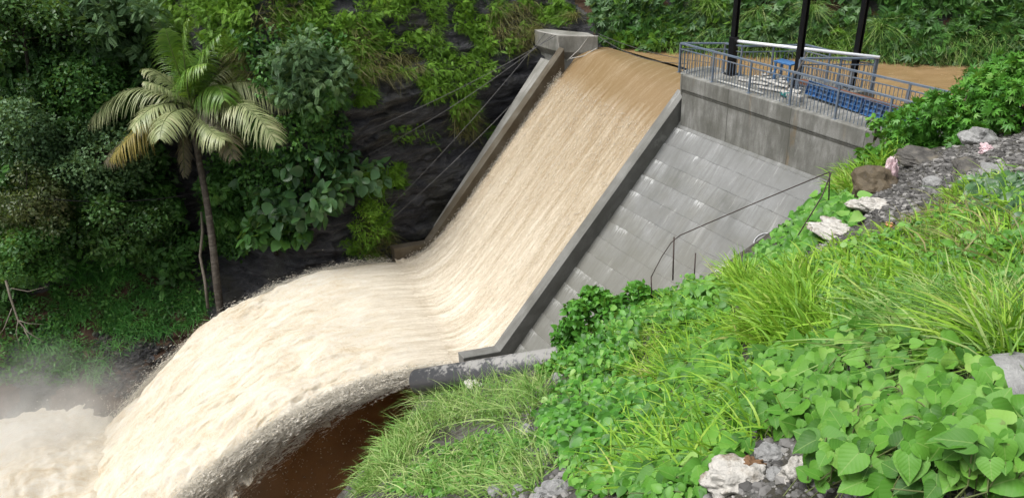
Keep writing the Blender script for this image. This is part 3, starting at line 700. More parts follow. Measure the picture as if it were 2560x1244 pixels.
# the jet thrown off the flip lip
V0, UPA = 11.0, math.radians(21)
def upa(wf): return np.radians(24.0 - 5.5 * np.clip(wf, -.2, 1.2))
tt = np.linspace(0, 1.55, 600); wj = np.linspace(0, 1, 300)
T_, Wj = np.meshgrid(tt, wj, indexing='ij')
def jetpos(t_, wf, sp_=1.):
    s0 = 9.5 - 1.25 * wf; a0 = -.24 - 8.77 * wf + (wf - .5) * -.55 * t_ * 1.0
    return W(a0, s0 + V0 * sp_ * np.cos(upa(wf)) * t_, -9.12 + V0 * sp_ * np.sin(upa(wf)) * t_ - 4.905 * t_ ** 2)
Lq = T_ * 11.
fl = np.stack([Wj * 8.8, Lq + 13.0, T_ * 0], -1); flk = np.stack([Wj * 8.8, Lq + 13.0, T_], -1)
rag = fbm(np.stack([Lq * .7, Wj * 0 + 3, T_ * 0], -1), 5, 61)
edge_w = Wj + (np.where(Wj < .5, (1 - Wj / .5) ** 3 * -.05, ((Wj - .5) / .5) ** 3 * .035) * rag * np.clip(T_ * 2, 0, 1.2))
J = jetpos(T_, edge_w)
amp = np.clip(T_ / .5, .03, 1.25)
dz = (.30 * fbm(fl * np.array([.8, .4, 1]), 4, 71) + .15 * fbm(fl * np.array([2.2, .6, 1]), 4, 73) + .035 * ridged(fl * np.array([5.5, 1.2, 1]), 4, 75)) * amp
eg = np.minimum(Wj, 1 - Wj) * 8.8
dz = dz - .06 * np.exp(-eg / .15)
egr = Wj * 8.8; droop = 1.15 * np.clip(T_, 0, 1.1) * np.clip(1 - egr / 1.7, 0, 1) ** 1.7 * (1 + .55 * fbm(np.stack([Lq * 1.3, Wj * 6, T_ * 0], -1), 5, 161))
dz = dz - droop
sidep = .12 * fbm(fl * np.array([3, 1.5, 1]) + 9, 4, 81) * amp
J = J + UP * dz[..., None] + DN * ((dz + droop) * .35)[..., None] + AX * (droop * .25)[..., None] + AX * sidep[..., None]
under = J - UP * (.4 * np.clip(eg / 4., .0, 1) + .02)[..., None]
nj = T_.size; gf = grid_faces(*T_.shape); gfu = gf[:, ::-1] + nj
i_ = np.arange(nj).reshape(T_.shape); sides = []
for lst in (i_[:, 0], i_[:, -1][::-1], i_[0, ::-1], i_[-1]):
    sides.append(np.stack([lst[:-1], lst[1:], lst[1:] + nj, lst[:-1] + nj], 1))
o = npmesh('jet_water', np.concatenate([J.reshape(-1, 3), under.reshape(-1, 3)]), [gf, gfu] + sides, M['jet'], attrs={'flow': np.tile((flk + [.06, 0, 0]).reshape(-1, 3), (2, 1))})
tag(o, 'thick cream jet of foaming water flung from the foot of the spillway', kind='structure')

# river pool and the boiling foam where the jet lands
X3 = np.linspace(-16, 7, 70); Y3 = np.linspace(9, 70, 140); aa, ss = np.meshgrid(X3, Y3, indexing='ij')
V = W(aa, ss, -13. + .06 * fbm(np.stack([aa, ss, aa * 0], -1), 3, 91))
o = npmesh('pool_water', V.reshape(-1, 3), grid_faces(*aa.shape), M['pool']); tag(o, 'red brown river pool below the jet', kind='structure')
X3 = np.linspace(-14.6, 3.5, 240); Y3 = np.linspace(17.5, 46, 380); aa, ss = np.meshgrid(X3, Y3, indexing='ij')
lumpy = fbm(np.stack([aa * .45, ss * .45, aa * 0], -1), 5, 95); fine_ = fbm(np.stack([aa * 1.7, ss * 1.7, aa * 0], -1), 5, 97)
hgt = -13.35 + .75 * 1.35 * np.exp(-((ss - 24.5) / 3.2) ** 2) * sstep(-aa, -2, 2) + .55 * sstep(ss, 18.5, 22) * sstep(-aa, -3.2, 0) * sstep(aa, -14.5, -11.) + ((.45 * lumpy + .17 * fine_ + .05 * ridged(np.stack([aa * 3.2, ss * 3.2, aa * 0], -1), 4, 99)) * sstep(aa, -14.0, -11) - 1.0 * (1 - sstep(aa, -14.2, -12.6 + .9 * lumpy))) * sstep(ss, 18, 21)
V = W(aa, ss, hgt)
o = npmesh('foam_water', V.reshape(-1, 3), grid_faces(*aa.shape), M['jet'], attrs={'flow': np.stack([aa + 50, ss, aa * 0 + 1], -1).reshape(-1, 3)})
tag(o, 'white boiling foam on the river where the jet lands', kind='structure')

# spray: drops and ragged wisps torn off the jet
def flakes(P, D, L, Wd):
    n = len(P); D = norm(D); X = norm(np.cross(D, rdir(n))); Y = np.cross(D, X)
    bv = np.array([[0, 0, 0], [.5, 1, 0], [0, .4, 1], [-.5, .6, -.4], [0, 2, .1]])  # lumpy spindle
    V = P[:, None] + (bv[None, :, :1] * X[:, None] + bv[None, :, 2:] * Y[:, None]) * Wd[:, None, None] + bv[None, :, 1:2] * .5 * D[:, None] * L[:, None, None]
    f = np.array([[0, 1, 2], [0, 2, 3], [0, 3, 1], [4, 2, 1], [4, 3, 2], [4, 1, 3]])
    return V.reshape(-1, 3), (f[None] + (np.arange(n) * 5)[:, None, None]).reshape(-1, 3)
def jetvel(t_): return V0 * math.cos(UPA) * DN[None] + (V0 * math.sin(UPA) - 9.81 * t_)[:, None] * UP[None]
sets = []
n = 17000; t_ = rng.uniform(.02, 1.4, n); wf = np.where(rng.random(n) < .5, np.abs(rng.normal(0, .012, n)) * -1 + .01, 1 + np.abs(rng.normal(0, .014, n)) - .012)
P = jetpos(t_, wf) + rng.standard_t(3, (n, 3)) * .07 * (.3 + t_[:, None]) + UP * rng.normal(.0, .12, n)[:, None]
sets.append(flakes(P, jetvel(t_) + rng.normal(0, 2., (n, 3)), rng.exponential(.05, n) + .015, .0045 * np.exp(rng.normal(.3, .7, n))))
n = 26000; t_ = 1.5 * rng.random(n) ** .6; spd = 1 - np.abs(rng.normal(0, .025, n)) - .05 * rng.random(n) ** 4; wf = -np.abs(rng.normal(0, .018, n)) * (.4 + t_) + rng.uniform(-.005, .05, n)
P = jetpos(t_, wf, spd) - UP * (rng.random(n) ** 4 * .9 * np.clip(t_, 0, 1))[:, None] + rng.normal(0, .06, (n, 3))
sets.append(flakes(P, jetvel(t_) * .9 + rng.normal(0, 1.6, (n, 3)) - UP * 2, rng.exponential(.12, n) + .02, .005 * np.exp(rng.normal(.4, .8, n))))
def strands(ns, per, w0, w1, lo, drop, ln):
    t0 = np.repeat(1.5 * rng.random(ns) ** .7 + .05, per); w0_ = np.repeat(rng.uniform(w0, w1, ns), per); sp0 = np.repeat(1 - lo * rng.random(ns) ** 2, per); dr = np.repeat(rng.random(ns) ** 2 * drop, per); m_ = ns * per
    u = rng.normal(0, .35, m_); t_ = np.clip(t0 + u * ln / 10, .02, 1.6); side = np.repeat(rng.normal(0, .3, ns), per)
    P = jetpos(t_, w0_ + side * u * .01, sp0) - UP * (dr * np.clip(t_, .1, 1) * (1 + u * .5))[:, None] + rng.normal(0, .045, (m_, 3)) * (.4 + t_[:, None])
    return flakes(P, jetvel(t_) + rng.normal(0, 1.5, (m_, 3)), rng.exponential(.10, m_) + .02, .005 * np.exp(rng.normal(.4, .8, m_)))
sets.append(strands(900, 70, -.045, .03, .07, 1.5, 1.2)); sets.append(strands(260, 45, .985, 1.02, .02, .25, .9))
n = 7000; wq_ = rng.random(n); sq_ = rng.uniform(.3, 9., n); P = W(-.24 - 8.77 * wq_, sq_ - 1.25 * wq_, zwater(sq_) + np.abs(rng.normal(0, .05, n)) + .03)
sets.append(flakes(P, DN * .7 - UP * .66 + rng.normal(0, .25, (n, 3)), rng.uniform(.04, .2, n), rng.uniform(.004, .012, n)))
n = 9000; wq_ = np.where(rng.random(n) < .5, np.abs(rng.normal(0, .012, n)), 1 - np.abs(rng.normal(0, .015, n))); sq_ = rng.uniform(.2, 9., n); P = W(-.24 - 8.77 * wq_, sq_ - 1.25 * wq_, zwater(sq_) + np.abs(rng.normal(0, .14, n)))
sets.append(flakes(P, rdir(n), rng.uniform(.02, .1, n), rng.uniform(.008, .025, n)))
n = 900; P = W(rng.uniform(-4.5, 2, n), rng.uniform(12, 20, n), -12.96 + .03 * rng.random(n)); sets.append(flakes(P, rdir(n) * [1, 1, .1], rng.uniform(.03, .12, n), rng.uniform(.008, .03, n)))
n = 12000; P = W(rng.uniform(-11.5, 0, n), rng.uniform(19, 28, n), -12.9 + np.abs(rng.normal(0, .55, n)))
sets.append(flakes(P, rdir(n), rng.uniform(.02, .1, n), rng.uniform(.008, .025, n)))
V, Fc, n = [], [], 0
for v, f in sets: V.append(v); Fc.append(f + n); n += len(v)
o = npmesh('spray_drops', np.concatenate(V), Fc, M['drops'], smooth=True); tag(o, 'white drops and wisps torn off the edges of the jet', 'spray', kind='stuff')

# ragged curtain of falling water hanging from the near edge of the jet
def curtain_mat():
    t = NT('falling_spray'); fl = t.attr('flow').outputs['Vector']; sx = t.n('SeparateXYZ'); t.l(fl, sx.inputs[0])
    n = t.noise(t.vmul(fl, (5., 2.2, 1.)), 1., 7, .72, .8); n2 = t.noise(t.vmul(fl, (22., 9., 1.)), 1., 5, .7, .5)
    d = t.math('SUBTRACT', t.math('ADD', t.math('MULTIPLY', n, .65), t.math('MULTIPLY', n2, .5)), t.math('ADD', t.math('MULTIPLY', sx.outputs[2], .42), .37))
    al = t.ramp(d, [(.0, 0.), (.16, 1.)])
    c = t.ramp(n2, [(.35, (.6, .46, .3)), (.6, (.88, .82, .7))])
    tr = t.n('BsdfTranslucent'); t.l(c, tr.inputs[0]); mx = t.n('MixShader'); mx.inputs[0].default_value = .5; t.l(t.bsdf(c, .6, .2).outputs[0], mx.inputs[1]); t.l(tr.outputs[0], mx.inputs[2])
    tp = t.n('BsdfTransparent'); m2 = t.n('MixShader'); t.l(al, m2.inputs[0]); t.l(tp.outputs[0], m2.inputs[1]); t.l(mx.outputs[0], m2.inputs[2]); return t.done(m2)
M['curtain'] = curtain_mat()
Vs, Fs_, As, n = [], [], [], 0
for L_ in range(4):
    q = np.linspace(0, 1, 26); Tq, Qq = np.meshgrid(np.linspace(.06, 1.6, 200), q, indexing='ij')
    hh = (.25 + .95 * np.clip(Tq, 0, 1.1)) * (1 + .5 * fbm(np.stack([Tq * 5, Tq * 0 + L_ * 7, Tq * 0], -1), 4, 120 + L_))
    P = jetpos(Tq, .012 + .012 * L_ - .02 * Qq * np.clip(Tq, 0, 1)) + AX * (.27 * np.clip(Tq, 0, 1.1))[..., None] - UP * (hh * Qq ** 1.3 * .7 + .85 * np.clip(Tq, 0, 1.1))[..., None] - DN * (hh * Qq * .35)[..., None]
    P = P + AX * (.12 * fbm(np.stack([Tq * 12, Qq * 3, Tq * 0 + L_], -1), 3, 130 + L_))[..., None]
    Vs.append(P.reshape(-1, 3)); Fs_.append(grid_faces(*Tq.shape) + n); As.append(np.stack([Tq * 11 + L_ * 31, hh * Qq, Qq], -1).reshape(-1, 3)); n += Tq.size
o = npmesh('spray_curtain', np.concatenate(Vs), np.concatenate(Fs_), M['curtain'], attrs={'flow': np.concatenate(As)}); tag(o, 'torn curtain of falling water under the near edge of the jet', 'spray', kind='stuff')

# mist above the landing
def mist(c, r, dens, label):
    nu, nv = 24, 14; V = []
    for i in range(nv + 1):
        ph = math.pi * i / nv
        for j in range(nu): th = 2 * math.pi * j / nu; V.append((math.sin(ph) * math.cos(th) * r[0], math.sin(ph) * math.sin(th) * r[1], math.cos(ph) * r[2]))
    fs = [(i * nu + j, (i + 1) * nu + j, (i + 1) * nu + (j + 1) % nu, i * nu + (j + 1) % nu) for i in range(nv) for j in range(nu)]
    t = NT('mist_air'); ob = t.obj(); v = t.vmul(ob, tuple(1 / x for x in r)); ln = t.n('VectorMath', operation='LENGTH'); t.l(v, ln.inputs[0])
    fall = t.math('POWER', t.math('SUBTRACT', 1., ln.outputs['Value'], clamp=True), 1.3)
    nz = t.ramp(t.noise(ob, .55, 5, .6, .4), [(.32, 0.), (.7, 1.)])
    pv = t.n('VolumePrincipled'); pv.inputs['Color'].default_value = (.99, .985, .97, 1); t.l(t.math('MULTIPLY', t.math('MULTIPLY', fall, nz), dens), pv.inputs['Density']); pv.inputs['Anisotropy'].default_value = .2
    t.l(pv.outputs[0], t.out.inputs['Volume'])
    o = npmesh('mist', np.array(V) + c, np.array(fs), t.m, origin=c); return tag(o, label, 'mist', kind='stuff')
mist(W(-10.6, 24.8, -11.8), (6.8, 6.6, 2.7), 1.15, 'pale mist blowing over the foam where the jet lands')
mist(W(-1.0, 18.5, -12.2), (2.2, 4.0, 1.5), .7, 'thin mist drifting under the near edge of the jet')

# ------------------------------------------------------------------ railings, posts and gear on the deck
def pts(l, z=0.): return [W(a, s, z) for a, s in l]
def railing(P, label, step=1.5, h=1.03, bal=.125):
    root = empty('railing', P[0], label, 'railing', 'blue grey railings on the dam deck')
    P = [np.array(p) for p in P]
    for p in P[:1]: pass
    posts = []
    for p, q in zip(P[:-1], P[1:]):
        L = np.linalg.norm(q - p); k = max(1, round(L / step))
        for j in range(k): posts.append(p + (q - p) * j / k)
        mb = MB(); mb.bar(p + UP * h, q + UP * h, .075, .05); mb.build('top_rail', M['rail'], root)
        mb = MB(); mb.bar(p + UP * (h - .2), q + UP * (h - .2), .04, .03); mb.build('mid_rail', M['rail'], root)
        mb = MB(); nb = int(L / bal)
        for j in range(1, nb): 
            c = p + (q - p) * j / nb; mb.bar(c + UP * .03, c + UP * (h - .21), .016, .016, up=AX)
        if nb > 1: mb.build('balusters', M['rail'], root)
    posts.append(P[-1])
    for c in posts:
        mb = MB(); mb.bar(c, c + UP * (h - .02), .055, .055, up=AX); mb.box(c + UP * .008, AX * .06, DN * .06, UP * .008); mb.build('post', M['rail'], root)
railing(pts([(.03, -.12), (9.9, -.12)]), 'long blue grey railing along the downstream edge of the deck', 1.58)
railing(pts([(.03, -.14), (1.09, -1.2), (1.76, -1.32), (3.05, -2.92), (4.1, -2.86), (5.62, -3.14)]), 'zigzag blue grey railing around the wide platform beside the water', 1.3)
railing(pts([(5.6, -3.08), (4.88, -2.4), (4.08, -1.46)]), 'short blue grey railing across the end of the wide platform', 1.3)
railing(pts([(4.1, -1.45), (11.5, -1.66)]), 'blue grey railing along the rear edge of the narrow walkway', 1.7)
def column(a, s, label, low=None):
    root = empty('gantry_post', W(a, s, 0), label, 'post', 'black steel gantry posts on the deck')
    c = W(a, s, 0)
    mb = MB()
    for o_ in (-.07, .07): mb.box(c + DN * o_ + UP * 2.6, AX * .085, DN * .014, UP * 2.6)
    mb.box(c + UP * 2.6, AX * .016, DN * .056, UP * 2.6); bevel(mb.build('column', M['black'], root), .006)
    mb = MB(); mb.box(c + UP * .012, AX * .2, DN * .18, UP * .012)
    for i in (-1, 1):
        for j in (-1, 1): mb.tube([c + AX * .16 * i + DN * .14 * j, c + AX * .16 * i + DN * .14 * j + UP * .06], .015, 6)
    mb.build('base_plate', M['black'], root)
    if low:
        mb = MB(); mb.box(c + UP * low / 2 + AX * .0, AX * .12, DN * .11, UP * low / 2); bevel(mb.build('lower_casing', M['black'], root), .01)
column(1.42, -1.25, 'black gantry post with a wider lower casing, nearest the spillway', 1.3)
column(3.8, -1.75, 'black gantry post rising behind the middle of the front railing')
column(5.0, -2.95, 'black gantry post at the rear corner of the platform near the reservoir')
mb = MB(); mb.tube([W(1.5, -1.3, 1.16), W(3.5, -2.2, 1.11), W(5.7, -3.1, 1.08)], .05, 10)
tag(mb.build('white_pipe', M['white_bar'], smooth=True), 'long white pipe laid across the gantry posts and railing top', 'pipe')
mb = MB(); mb.tube([W(1.75, -.28, .05), W(2.6, -.33, .045), W(3.75, -.3, .05)], .035, 8)
tag(mb.build('white_pipe', plain('dirty_white_plastic', (.6, .6, .56), .5, 0, .15, 6), smooth=True), 'dirty white plastic pipe lying on the deck along the front railing', 'pipe')
def formwork(p, q, tilt, label, hgt=.42):
    """steel shutter: a face sheet with a grid of ribs, lying on its long edge"""
    p, q = np.array(p), np.array(q); L = np.linalg.norm(q - p); d = (q - p) / L
    upv = norm(UP * math.cos(tilt) - np.cross(d, UP) * math.sin(tilt)); nv = np.cross(d, upv)
    if nv @ DN < 0: nv = -nv
    root = empty('formwork_panel', (p + q) / 2, label, 'formwork panel', 'blue steel formwork panels on the deck')
    c = (p + q) / 2 + upv * hgt / 2
    mb = MB(); mb.box(c - nv * .05, d * L / 2, upv * hgt / 2, nv * .006); mb.build('face_sheet', M['blue'], root)
    mb = MB()
    for e in (-1, 1): mb.box(c + upv * e * (hgt / 2 - .006), d * L / 2, upv * .006, nv * .045)
    for e in (-1, 1): mb.box(c + d * e * (L / 2 - .006), d * .006, upv * (hgt / 2 - .013), nv * .0445)
    mb.build('edge_frame', M['blue'], root)
    mb = MB(); k = int(L / .2)
    for j in range(1, k): mb.box(c + d * (-L / 2 + L * j / k), d * .005, upv * (hgt / 2 - .014), nv * .036)
    for r in (-1, 1): mb.box(c + upv * r * hgt / 6, d * (L / 2 - .014), upv * .005, nv * .03)
    mb.build('ribs', M['blue'], root)
formwork(W(4.75, -1.08, .12), W(6.75, -.98, .05), .25, 'blue ribbed steel formwork panel, the one nearer the middle gantry post')
formwork(W(6.82, -.97, .03), W(9.0, -.80, .03), .3, 'blue ribbed steel formwork panel, the one half behind the roadside bush')
mb = MB(); p, q = W(4.3, -1.35, .42), W(8.2, -1.28, .40); mb.bar(p, q, .2, .02); 
for e in (-1, 1): mb.bar(p + DN * .1 * e - UP * .05, q + DN * .1 * e - UP * .05, .012, .1)
tag(mb.build('steel_channel', M['rust']), 'rusty brown steel channel lying along the walkway behind the blue panels', 'steel channel')
root = empty('hoist_stand', W(3.1, -2.0, 0), 'small blue steel stand with a flat top on the platform', 'stand'); c = W(3.1, -2.0, 0)
mb = MB(); mb.box(c + UP * .62, AX * .36, DN * .2, UP * .025); bevel(mb.build('table_top', M['blue'], root), .008)
for i in (-1, 1):
    for j in (-1, 1):
        mb = MB(); mb.bar(c + AX * .3 * i + DN * .15 * j, c + AX * .3 * i + DN * .15 * j + UP * .595, .06, .06, up=AX); mb.build('leg', M['blue'], root)
mb = MB(); mb.bar(W(3.85, -1.25, .02), W(4.3, -1.5, 1.25), .05, .03); tag(mb.build('timber_prop', plain('weathered_timber', (.26, .22, .17), .8, 0, .3, 9)), 'weathered timber prop leaning against the middle black post', 'timber')
mb = MB(); mb.box(W(4.75, -.62, .09), AX * .24, DN * .1, UP * .09); tag(bevel(mb.build('concrete_block', M['cement']), .02, 2), 'small concrete block propping the end of the blue panels', 'block')
mb = MB()
for k in range(5):
    th = np.linspace(0, 2 * math.pi, 20); r = .13 + .02 * k; mb.tube(W(4.42 + r * 1.6 * np.cos(th), -.72 + r * .8 * np.sin(th), .03 + .012 * k + .01 * np.sin(3 * th)), .012, 5)
tag(mb.build('rope_coil', M['teal'], smooth=True), 'coil of teal rope on the deck beside the concrete block', 'rope')
def lump(c, r, seed, sub=2, squash=(1, 1, 1), rough=.35, freq=1.4):
    import bmesh as _b
    bm = _b.new(); _b.ops.create_icosphere(bm, subdivisions=sub, radius=1.); V = np.array([v.co[:] for v in bm.verts]); Fc = np.array([[v.index for v in f.verts] for f in bm.faces]); bm.free()
    d = 1 + rough * (fbm(V * freq + seed * 7.3, 4, seed) * 1.0 - .5 * np.abs(vnoise(V * freq * .8 + seed, seed + 5)))
    V = V * d[:, None]; V[:, 2] = np.maximum(V[:, 2], -.6); an = seed * 1.7
    V = V * np.array(squash) * r; V = np.stack([V[:, 0] * math.cos(an) - V[:, 1] * math.sin(an), V[:, 0] * math.sin(an) + V[:, 1] * math.cos(an), V[:, 2]], 1)
    return V + c, Fc
V, Fc, n = [], [], 0
for k in range(70):
    a, s = rng.uniform(1.7, 4.9), 0; s = rng.uniform(-2.4, -.75)
    v, f = lump(W(a, s, .04), rng.uniform(.03, .14), k, 1, (1.4, .9, .35), .6); V.append(v); Fc.append(f + n); n += len(v)
tag(npmesh('cement_rubble', np.concatenate(V), np.concatenate(Fc), M['cement'], smooth=False), 'broken cement scraps scattered on the platform floor', 'rubble', kind='stuff')
for k, (a0, s0, a1, s1, lb) in enumerate([(2.1, -.9, 3.2, -1.1, 'pale plank lying flat nearest the spillway end of the platform'), (2.6, -1.5, 3.7, -1.35, 'pale plank lying beside the blue steel stand'), (3.2, -.75, 4.2, -.95, 'pale plank lying near the coil of teal rope')]):
    mb = MB(); mb.bar(W(a0, s0, .05), W(a1, s1, .06), .16, .03); tag(bevel(mb.build('plank', M['cement']), .005), lb, 'plank', 'pale planks on the platform floor')

# ------------------------------------------------------------------ cables
def sag(p, q, s, n=24, wob=0):
    t_ = np.linspace(0, 1, n)[:, None]; P = np.array(p) * (1 - t_) + np.array(q) * t_ - UP * (4 * s * t_ * (1 - t_))
    return P
def cable(p, q, s, label, r=.014, m_='cable'):
    mb = MB(); mb.tube(sag(p, q, s), r, 6); return tag(mb.build('cable', M[m_], smooth=True), label, 'cable', 'steel cables around the spillway')
pc = W(-9.6, -1.3, -.5) + UP * .027
def hp(px, py, off=.15):
    P, N = cast1(HB, px, py); return P + N * off
cable(pc + DN * .05, hp(848, 356), .25, 'upper of two grey cables from the pier to the cliff by the broad leaf tree')
cable(W(-9.9, -1.25, -.5), hp(905, 402), .3, 'lower of two grey cables running from the pier to the dark cliff')
cable(W(-10.4, -1.2, -.47), hp(845, 640), .35, 'grey cable dropping steeply from the pier past the foot of the cliff')
cable(W(-9.2, 1.6, -3.1), hp(880, 632), .2, 'grey cable from the far training wall down to the rock by the water')
cable(W(-8.2, -2.6, -.45), W(.03, -.5, .25), .35, 'thin rope slung over the spillway crest from the pier to the railing', .014)
cable(W(-8.3, -2.7, -.4), W(.6, -1.0, .3), .2, 'thin rope slung over the reservoir just behind the crest rope', .012)
cable(at(120, 497, 30), at(640, 440, 33.4), .55, 'black cable crossing in front of the dark trees behind the coconut palm', .02, 'black')
mb = MB()
for p_ in ([W(-11, -1.1, -.46), W(-9.5, -1.25, -.44), W(-8.05, -2.55, -.45)], [W(-9.5, -1.28, -.45), W(-9.42, -1.3, -1.2), W(-9.1, -1.3, -1.65)], [W(-8.4, -2.3, -.45), W(-8.75, -1.95, -1.1), W(-9.1, -1.5, -1.6)], [W(-8.1, -2.5, -1.0), W(-8.5, -2.05, -1.35), W(-9., -1.6, -1.5)]):
    p_ = np.array(p_) ; t_ = np.linspace(0, 2, 20); P = np.stack([np.interp(t_, [0, 1, 2], p_[:, i]) for i in range(3)], 1) + DN * .03 + AX * .03; mb.tube(P, .022, 6)
tag(mb.build('rope', M['rope'], smooth=True), 'pale ropes lashed around the concrete pier', 'rope')

# ------------------------------------------------------------------ black pipe
p, q = at(1043, 952, 20.0), at(1420, 897, 17.6); d = (q - p) / np.linalg.norm(q - p); L = np.linalg.norm(q - p)
def tubeshell(p, q, ro, ri, n=40):
    d = norm(q - p); x = norm(np.cross(d, UP)); y = np.cross(x, d); an = np.linspace(0, 2 * math.pi, n, endpoint=False); c = np.cos(an)[:, None] * x + np.sin(an)[:, None] * y
    V = np.concatenate([p + c * ri, p + c * ro, q + c * ro, q + c * ri]); k = np.arange(n); k2 = (k + 1) % n
    return V, np.concatenate([np.stack([r * n + k, ((r + 1) % 4) * n + k, ((r + 1) % 4) * n + k2, r * n + k2], 1) for r in range(4)])
V, f = tubeshell(p, q + d * 1.5, .33, .295); o = npmesh('drain_pipe', V, f[:, ::-1], M['pipe'], origin=p); tag(o, 'thick black plastic pipe splashed with grey silt beside the spillway sill', 'pipe')

# ------------------------------------------------------------------ rebar frame on the near bank
def rebar(P, label, r=.011):
    mb = MB(); mb.tube(P, r, 6); return tag(mb.build('reinforcing_bar', M['rebar'], smooth=True), label, 'steel bar', 'rusty reinforcing bars at the top of the bank')
D1, D2 = 11.6, 12.4
rebar([at(2072, 500, D1), at(2074, 430, D1)], 'short upright rusty bar at the gravel end of the bent bar')
rebar([at(2078, 432, D1), at(2055, 490, D1 - .15), at(1985, 605, D1 - .3)], 'rusty bar slanting down from the gravel heap into the leaves')
rebar([at(1682, 700, D2), at(1685, 592, D2)], 'tallest upright rusty bar in front of the block face', .013)
rebar([at(1629, 740, D2), at(1628, 690, D2)], 'short upright rusty bar at the lower end of the bent bar')
rebar([at(1735, 700, D2), at(1739, 632, D2)], 'thin leaning rusty bar standing alone among the vines')
rebar([at(2074, 430, D1), at(1900, 502, 11.9), at(1760, 562, 12.2), at(1700, 588, D2), at(1678, 606, D2), at(1655, 640, D2), at(1640, 668, D2), at(1628, 692, D2)], 'long bent rusty bar sloping across in front of the block face', .009)

# ------------------------------------------------------------------ stones, sacks and litter on the near bank
def stone(px, py, wpx, label, mat='stone', seed=1, sq=(1, .85, .7), cat='stone', name='stone', rough=.45, lift=.12, sub=4, grp='grey stones on the near bank'):
    P, N = cast1(GB, px, py); d = np.linalg.norm(P - CAM); r = wpx / 2 / F * d
    v, f = lump(P + UP * r * lift, r, seed, sub, sq, rough); k_ = (v - P) / r; v = v + norm(v - P) * ((ridged(k_ * 1.6 + seed, 4, seed) * .13 + np.round(k_[:, 2:3].ravel() * 3.3) * .05) * r)[:, None]; o = npmesh(name, v, f, M[mat], smooth=False, origin=P); return tag(o, label, cat, grp)
stone(2185, 480, 104, 'large brown boulder at the edge of the gravel heap', 'brown_stone', 3, (1, .8, .85), 'boulder', 'boulder', .35)
stone(2300, 405, 84, 'dark angular slab of rock on the gravel heap, under the bush', 'dark_stone', 5, (1.3, .8, .4), grp='dark rocks on the gravel heap')
stone(2420, 428, 78, 'dark curved slab of rock in the middle of the gravel heap', 'dark_stone', 8, (1.4, .8, .4), grp='dark rocks on the gravel heap')
stone(2450, 352, 70, 'pale stone beside the cream cloth at the top of the gravel heap', 'stone', 9, grp=None)
stone(2545, 325, 60, 'whitish stone at the top of the gravel heap, against the photo edge', 'stone', 12, (1, .8, .5), grp=None)
for i, (px, py, w_, lb) in enumerate([(1243, 1236, 46, 'grey stone at the bottom of the bank, nearest the pool'), (1300, 1236, 44, 'grey stone at the bottom of the bank, second from the pool'), (1390, 1232, 64, 'biggest grey stone of the row at the bottom of the bank'), (1350, 1240, 40, 'smallest grey stone of the row at the bottom of the bank'),
      (1925, 1140, 72, 'round grey stone above the torn white sack'), (1935, 1190, 46, 'grey stone between the brown cloth and the crumpled white sack'), (2170, 1165, 60, 'pale stone half hidden by the big heart shaped leaves'), (1320, 1085, 44, 'grey stone in the bare patch below the pale grass'), (1395, 945, 30, 'pale stone under the near end of the black pipe'),
      (2330, 470, 46, 'pale stone at the lower edge of the gravel heap'), (2420, 460, 40, 'small pale stone in front of the dark curved slab'), (2480, 440, 60, 'flat grey stone at the edge of the grass on the gravel heap')]):
    stone(px, py, w_, lb, 'stone', 20 + i)
# broken concrete slab at the right edge
P, N = cast1(GB, 2530, 1000); 
v, f = lump(P + np.array([.22, 0, -.03]), .25, 77, 4, (1.25, .9, .3), .4, 1.5); tag(npmesh('concrete_slab', v, f, M['stone'], origin=P), 'broken pale concrete slab beside the heart leaf vine', 'slab')
def crumple(px, py, wpx, label, mat, seed, sq=(1, .7, .55), name='sack', cat='sack', grp=None, rough=.75, lift=.2, rot=None):
    P, N = cast1(GB, px, py); d = np.linalg.norm(P - CAM); r = wpx / 2 / F * d
    v, f = lump(P + UP * r * lift, r, seed, 5, sq, rough, 1.7)
    k = (v - P) / r; fold = ridged(k * 2.2 + seed, 4, seed) * .12 + ridged(k * 6 + seed, 3, seed + 1) * .05
    v = v + norm(v - P) * (fold * r)[:, None]
    return tag(npmesh(name, v, f, M[mat], smooth=True, origin=P), label, cat, grp)
crumple(2095, 585, 105, 'torn white sack flattened below the gravel heap', 'sack', 31, (1.2, .7, .35))
crumple(2185, 527, 80, 'rolled whitish sack lying below the brown boulder', 'sack', 33, (1.3, .45, .4))
crumple(1835, 1215, 130, 'torn white sack at the bottom of the bank beside the brown cloth', 'sack', 35, (1.1, .8, .5))
crumple(1985, 1195, 85, 'crumpled white sack standing beside the big heart shaped leaves', 'sack', 37, (.7, .7, 1.))
crumple(1880, 1185, 75, 'brown cloth lying between the two white sacks', 'brown_cloth', 39, (.8, .7, .7), 'cloth', 'cloth')
crumple(1815, 690, 60, 'white sack scrap caught in the grass below the block face', 'sack', 41, (.8, .7, .8))
crumple(2222, 460, 66, 'pink and white cloth hanging over the brown boulder', 'pink', 43, (.4, .4, 1.3), 'cloth', 'cloth', 'pink cloth scraps on the gravel heap', .8, .5)
crumple(2465, 380, 38, 'pink cloth scrap lying near the top of the gravel heap', 'pink', 45, (1, .7, .6), 'cloth', 'cloth', 'pink cloth scraps on the gravel heap')
crumple(2478, 332, 52, 'cream cloth bundle at the top of the gravel heap', 'cream_cloth', 47, (1.1, .8, .4), 'cloth', 'cloth')
crumple(2222, 568, 24, 'small orange scrap at the edge of the bright grass', 'orange', 49, (.8, .6, .9), 'scrap', 'litter')
crumple(1185, 965, 46, 'pale sack scrap lying under the black pipe', 'sack', 51, (1.3, .8, .5))

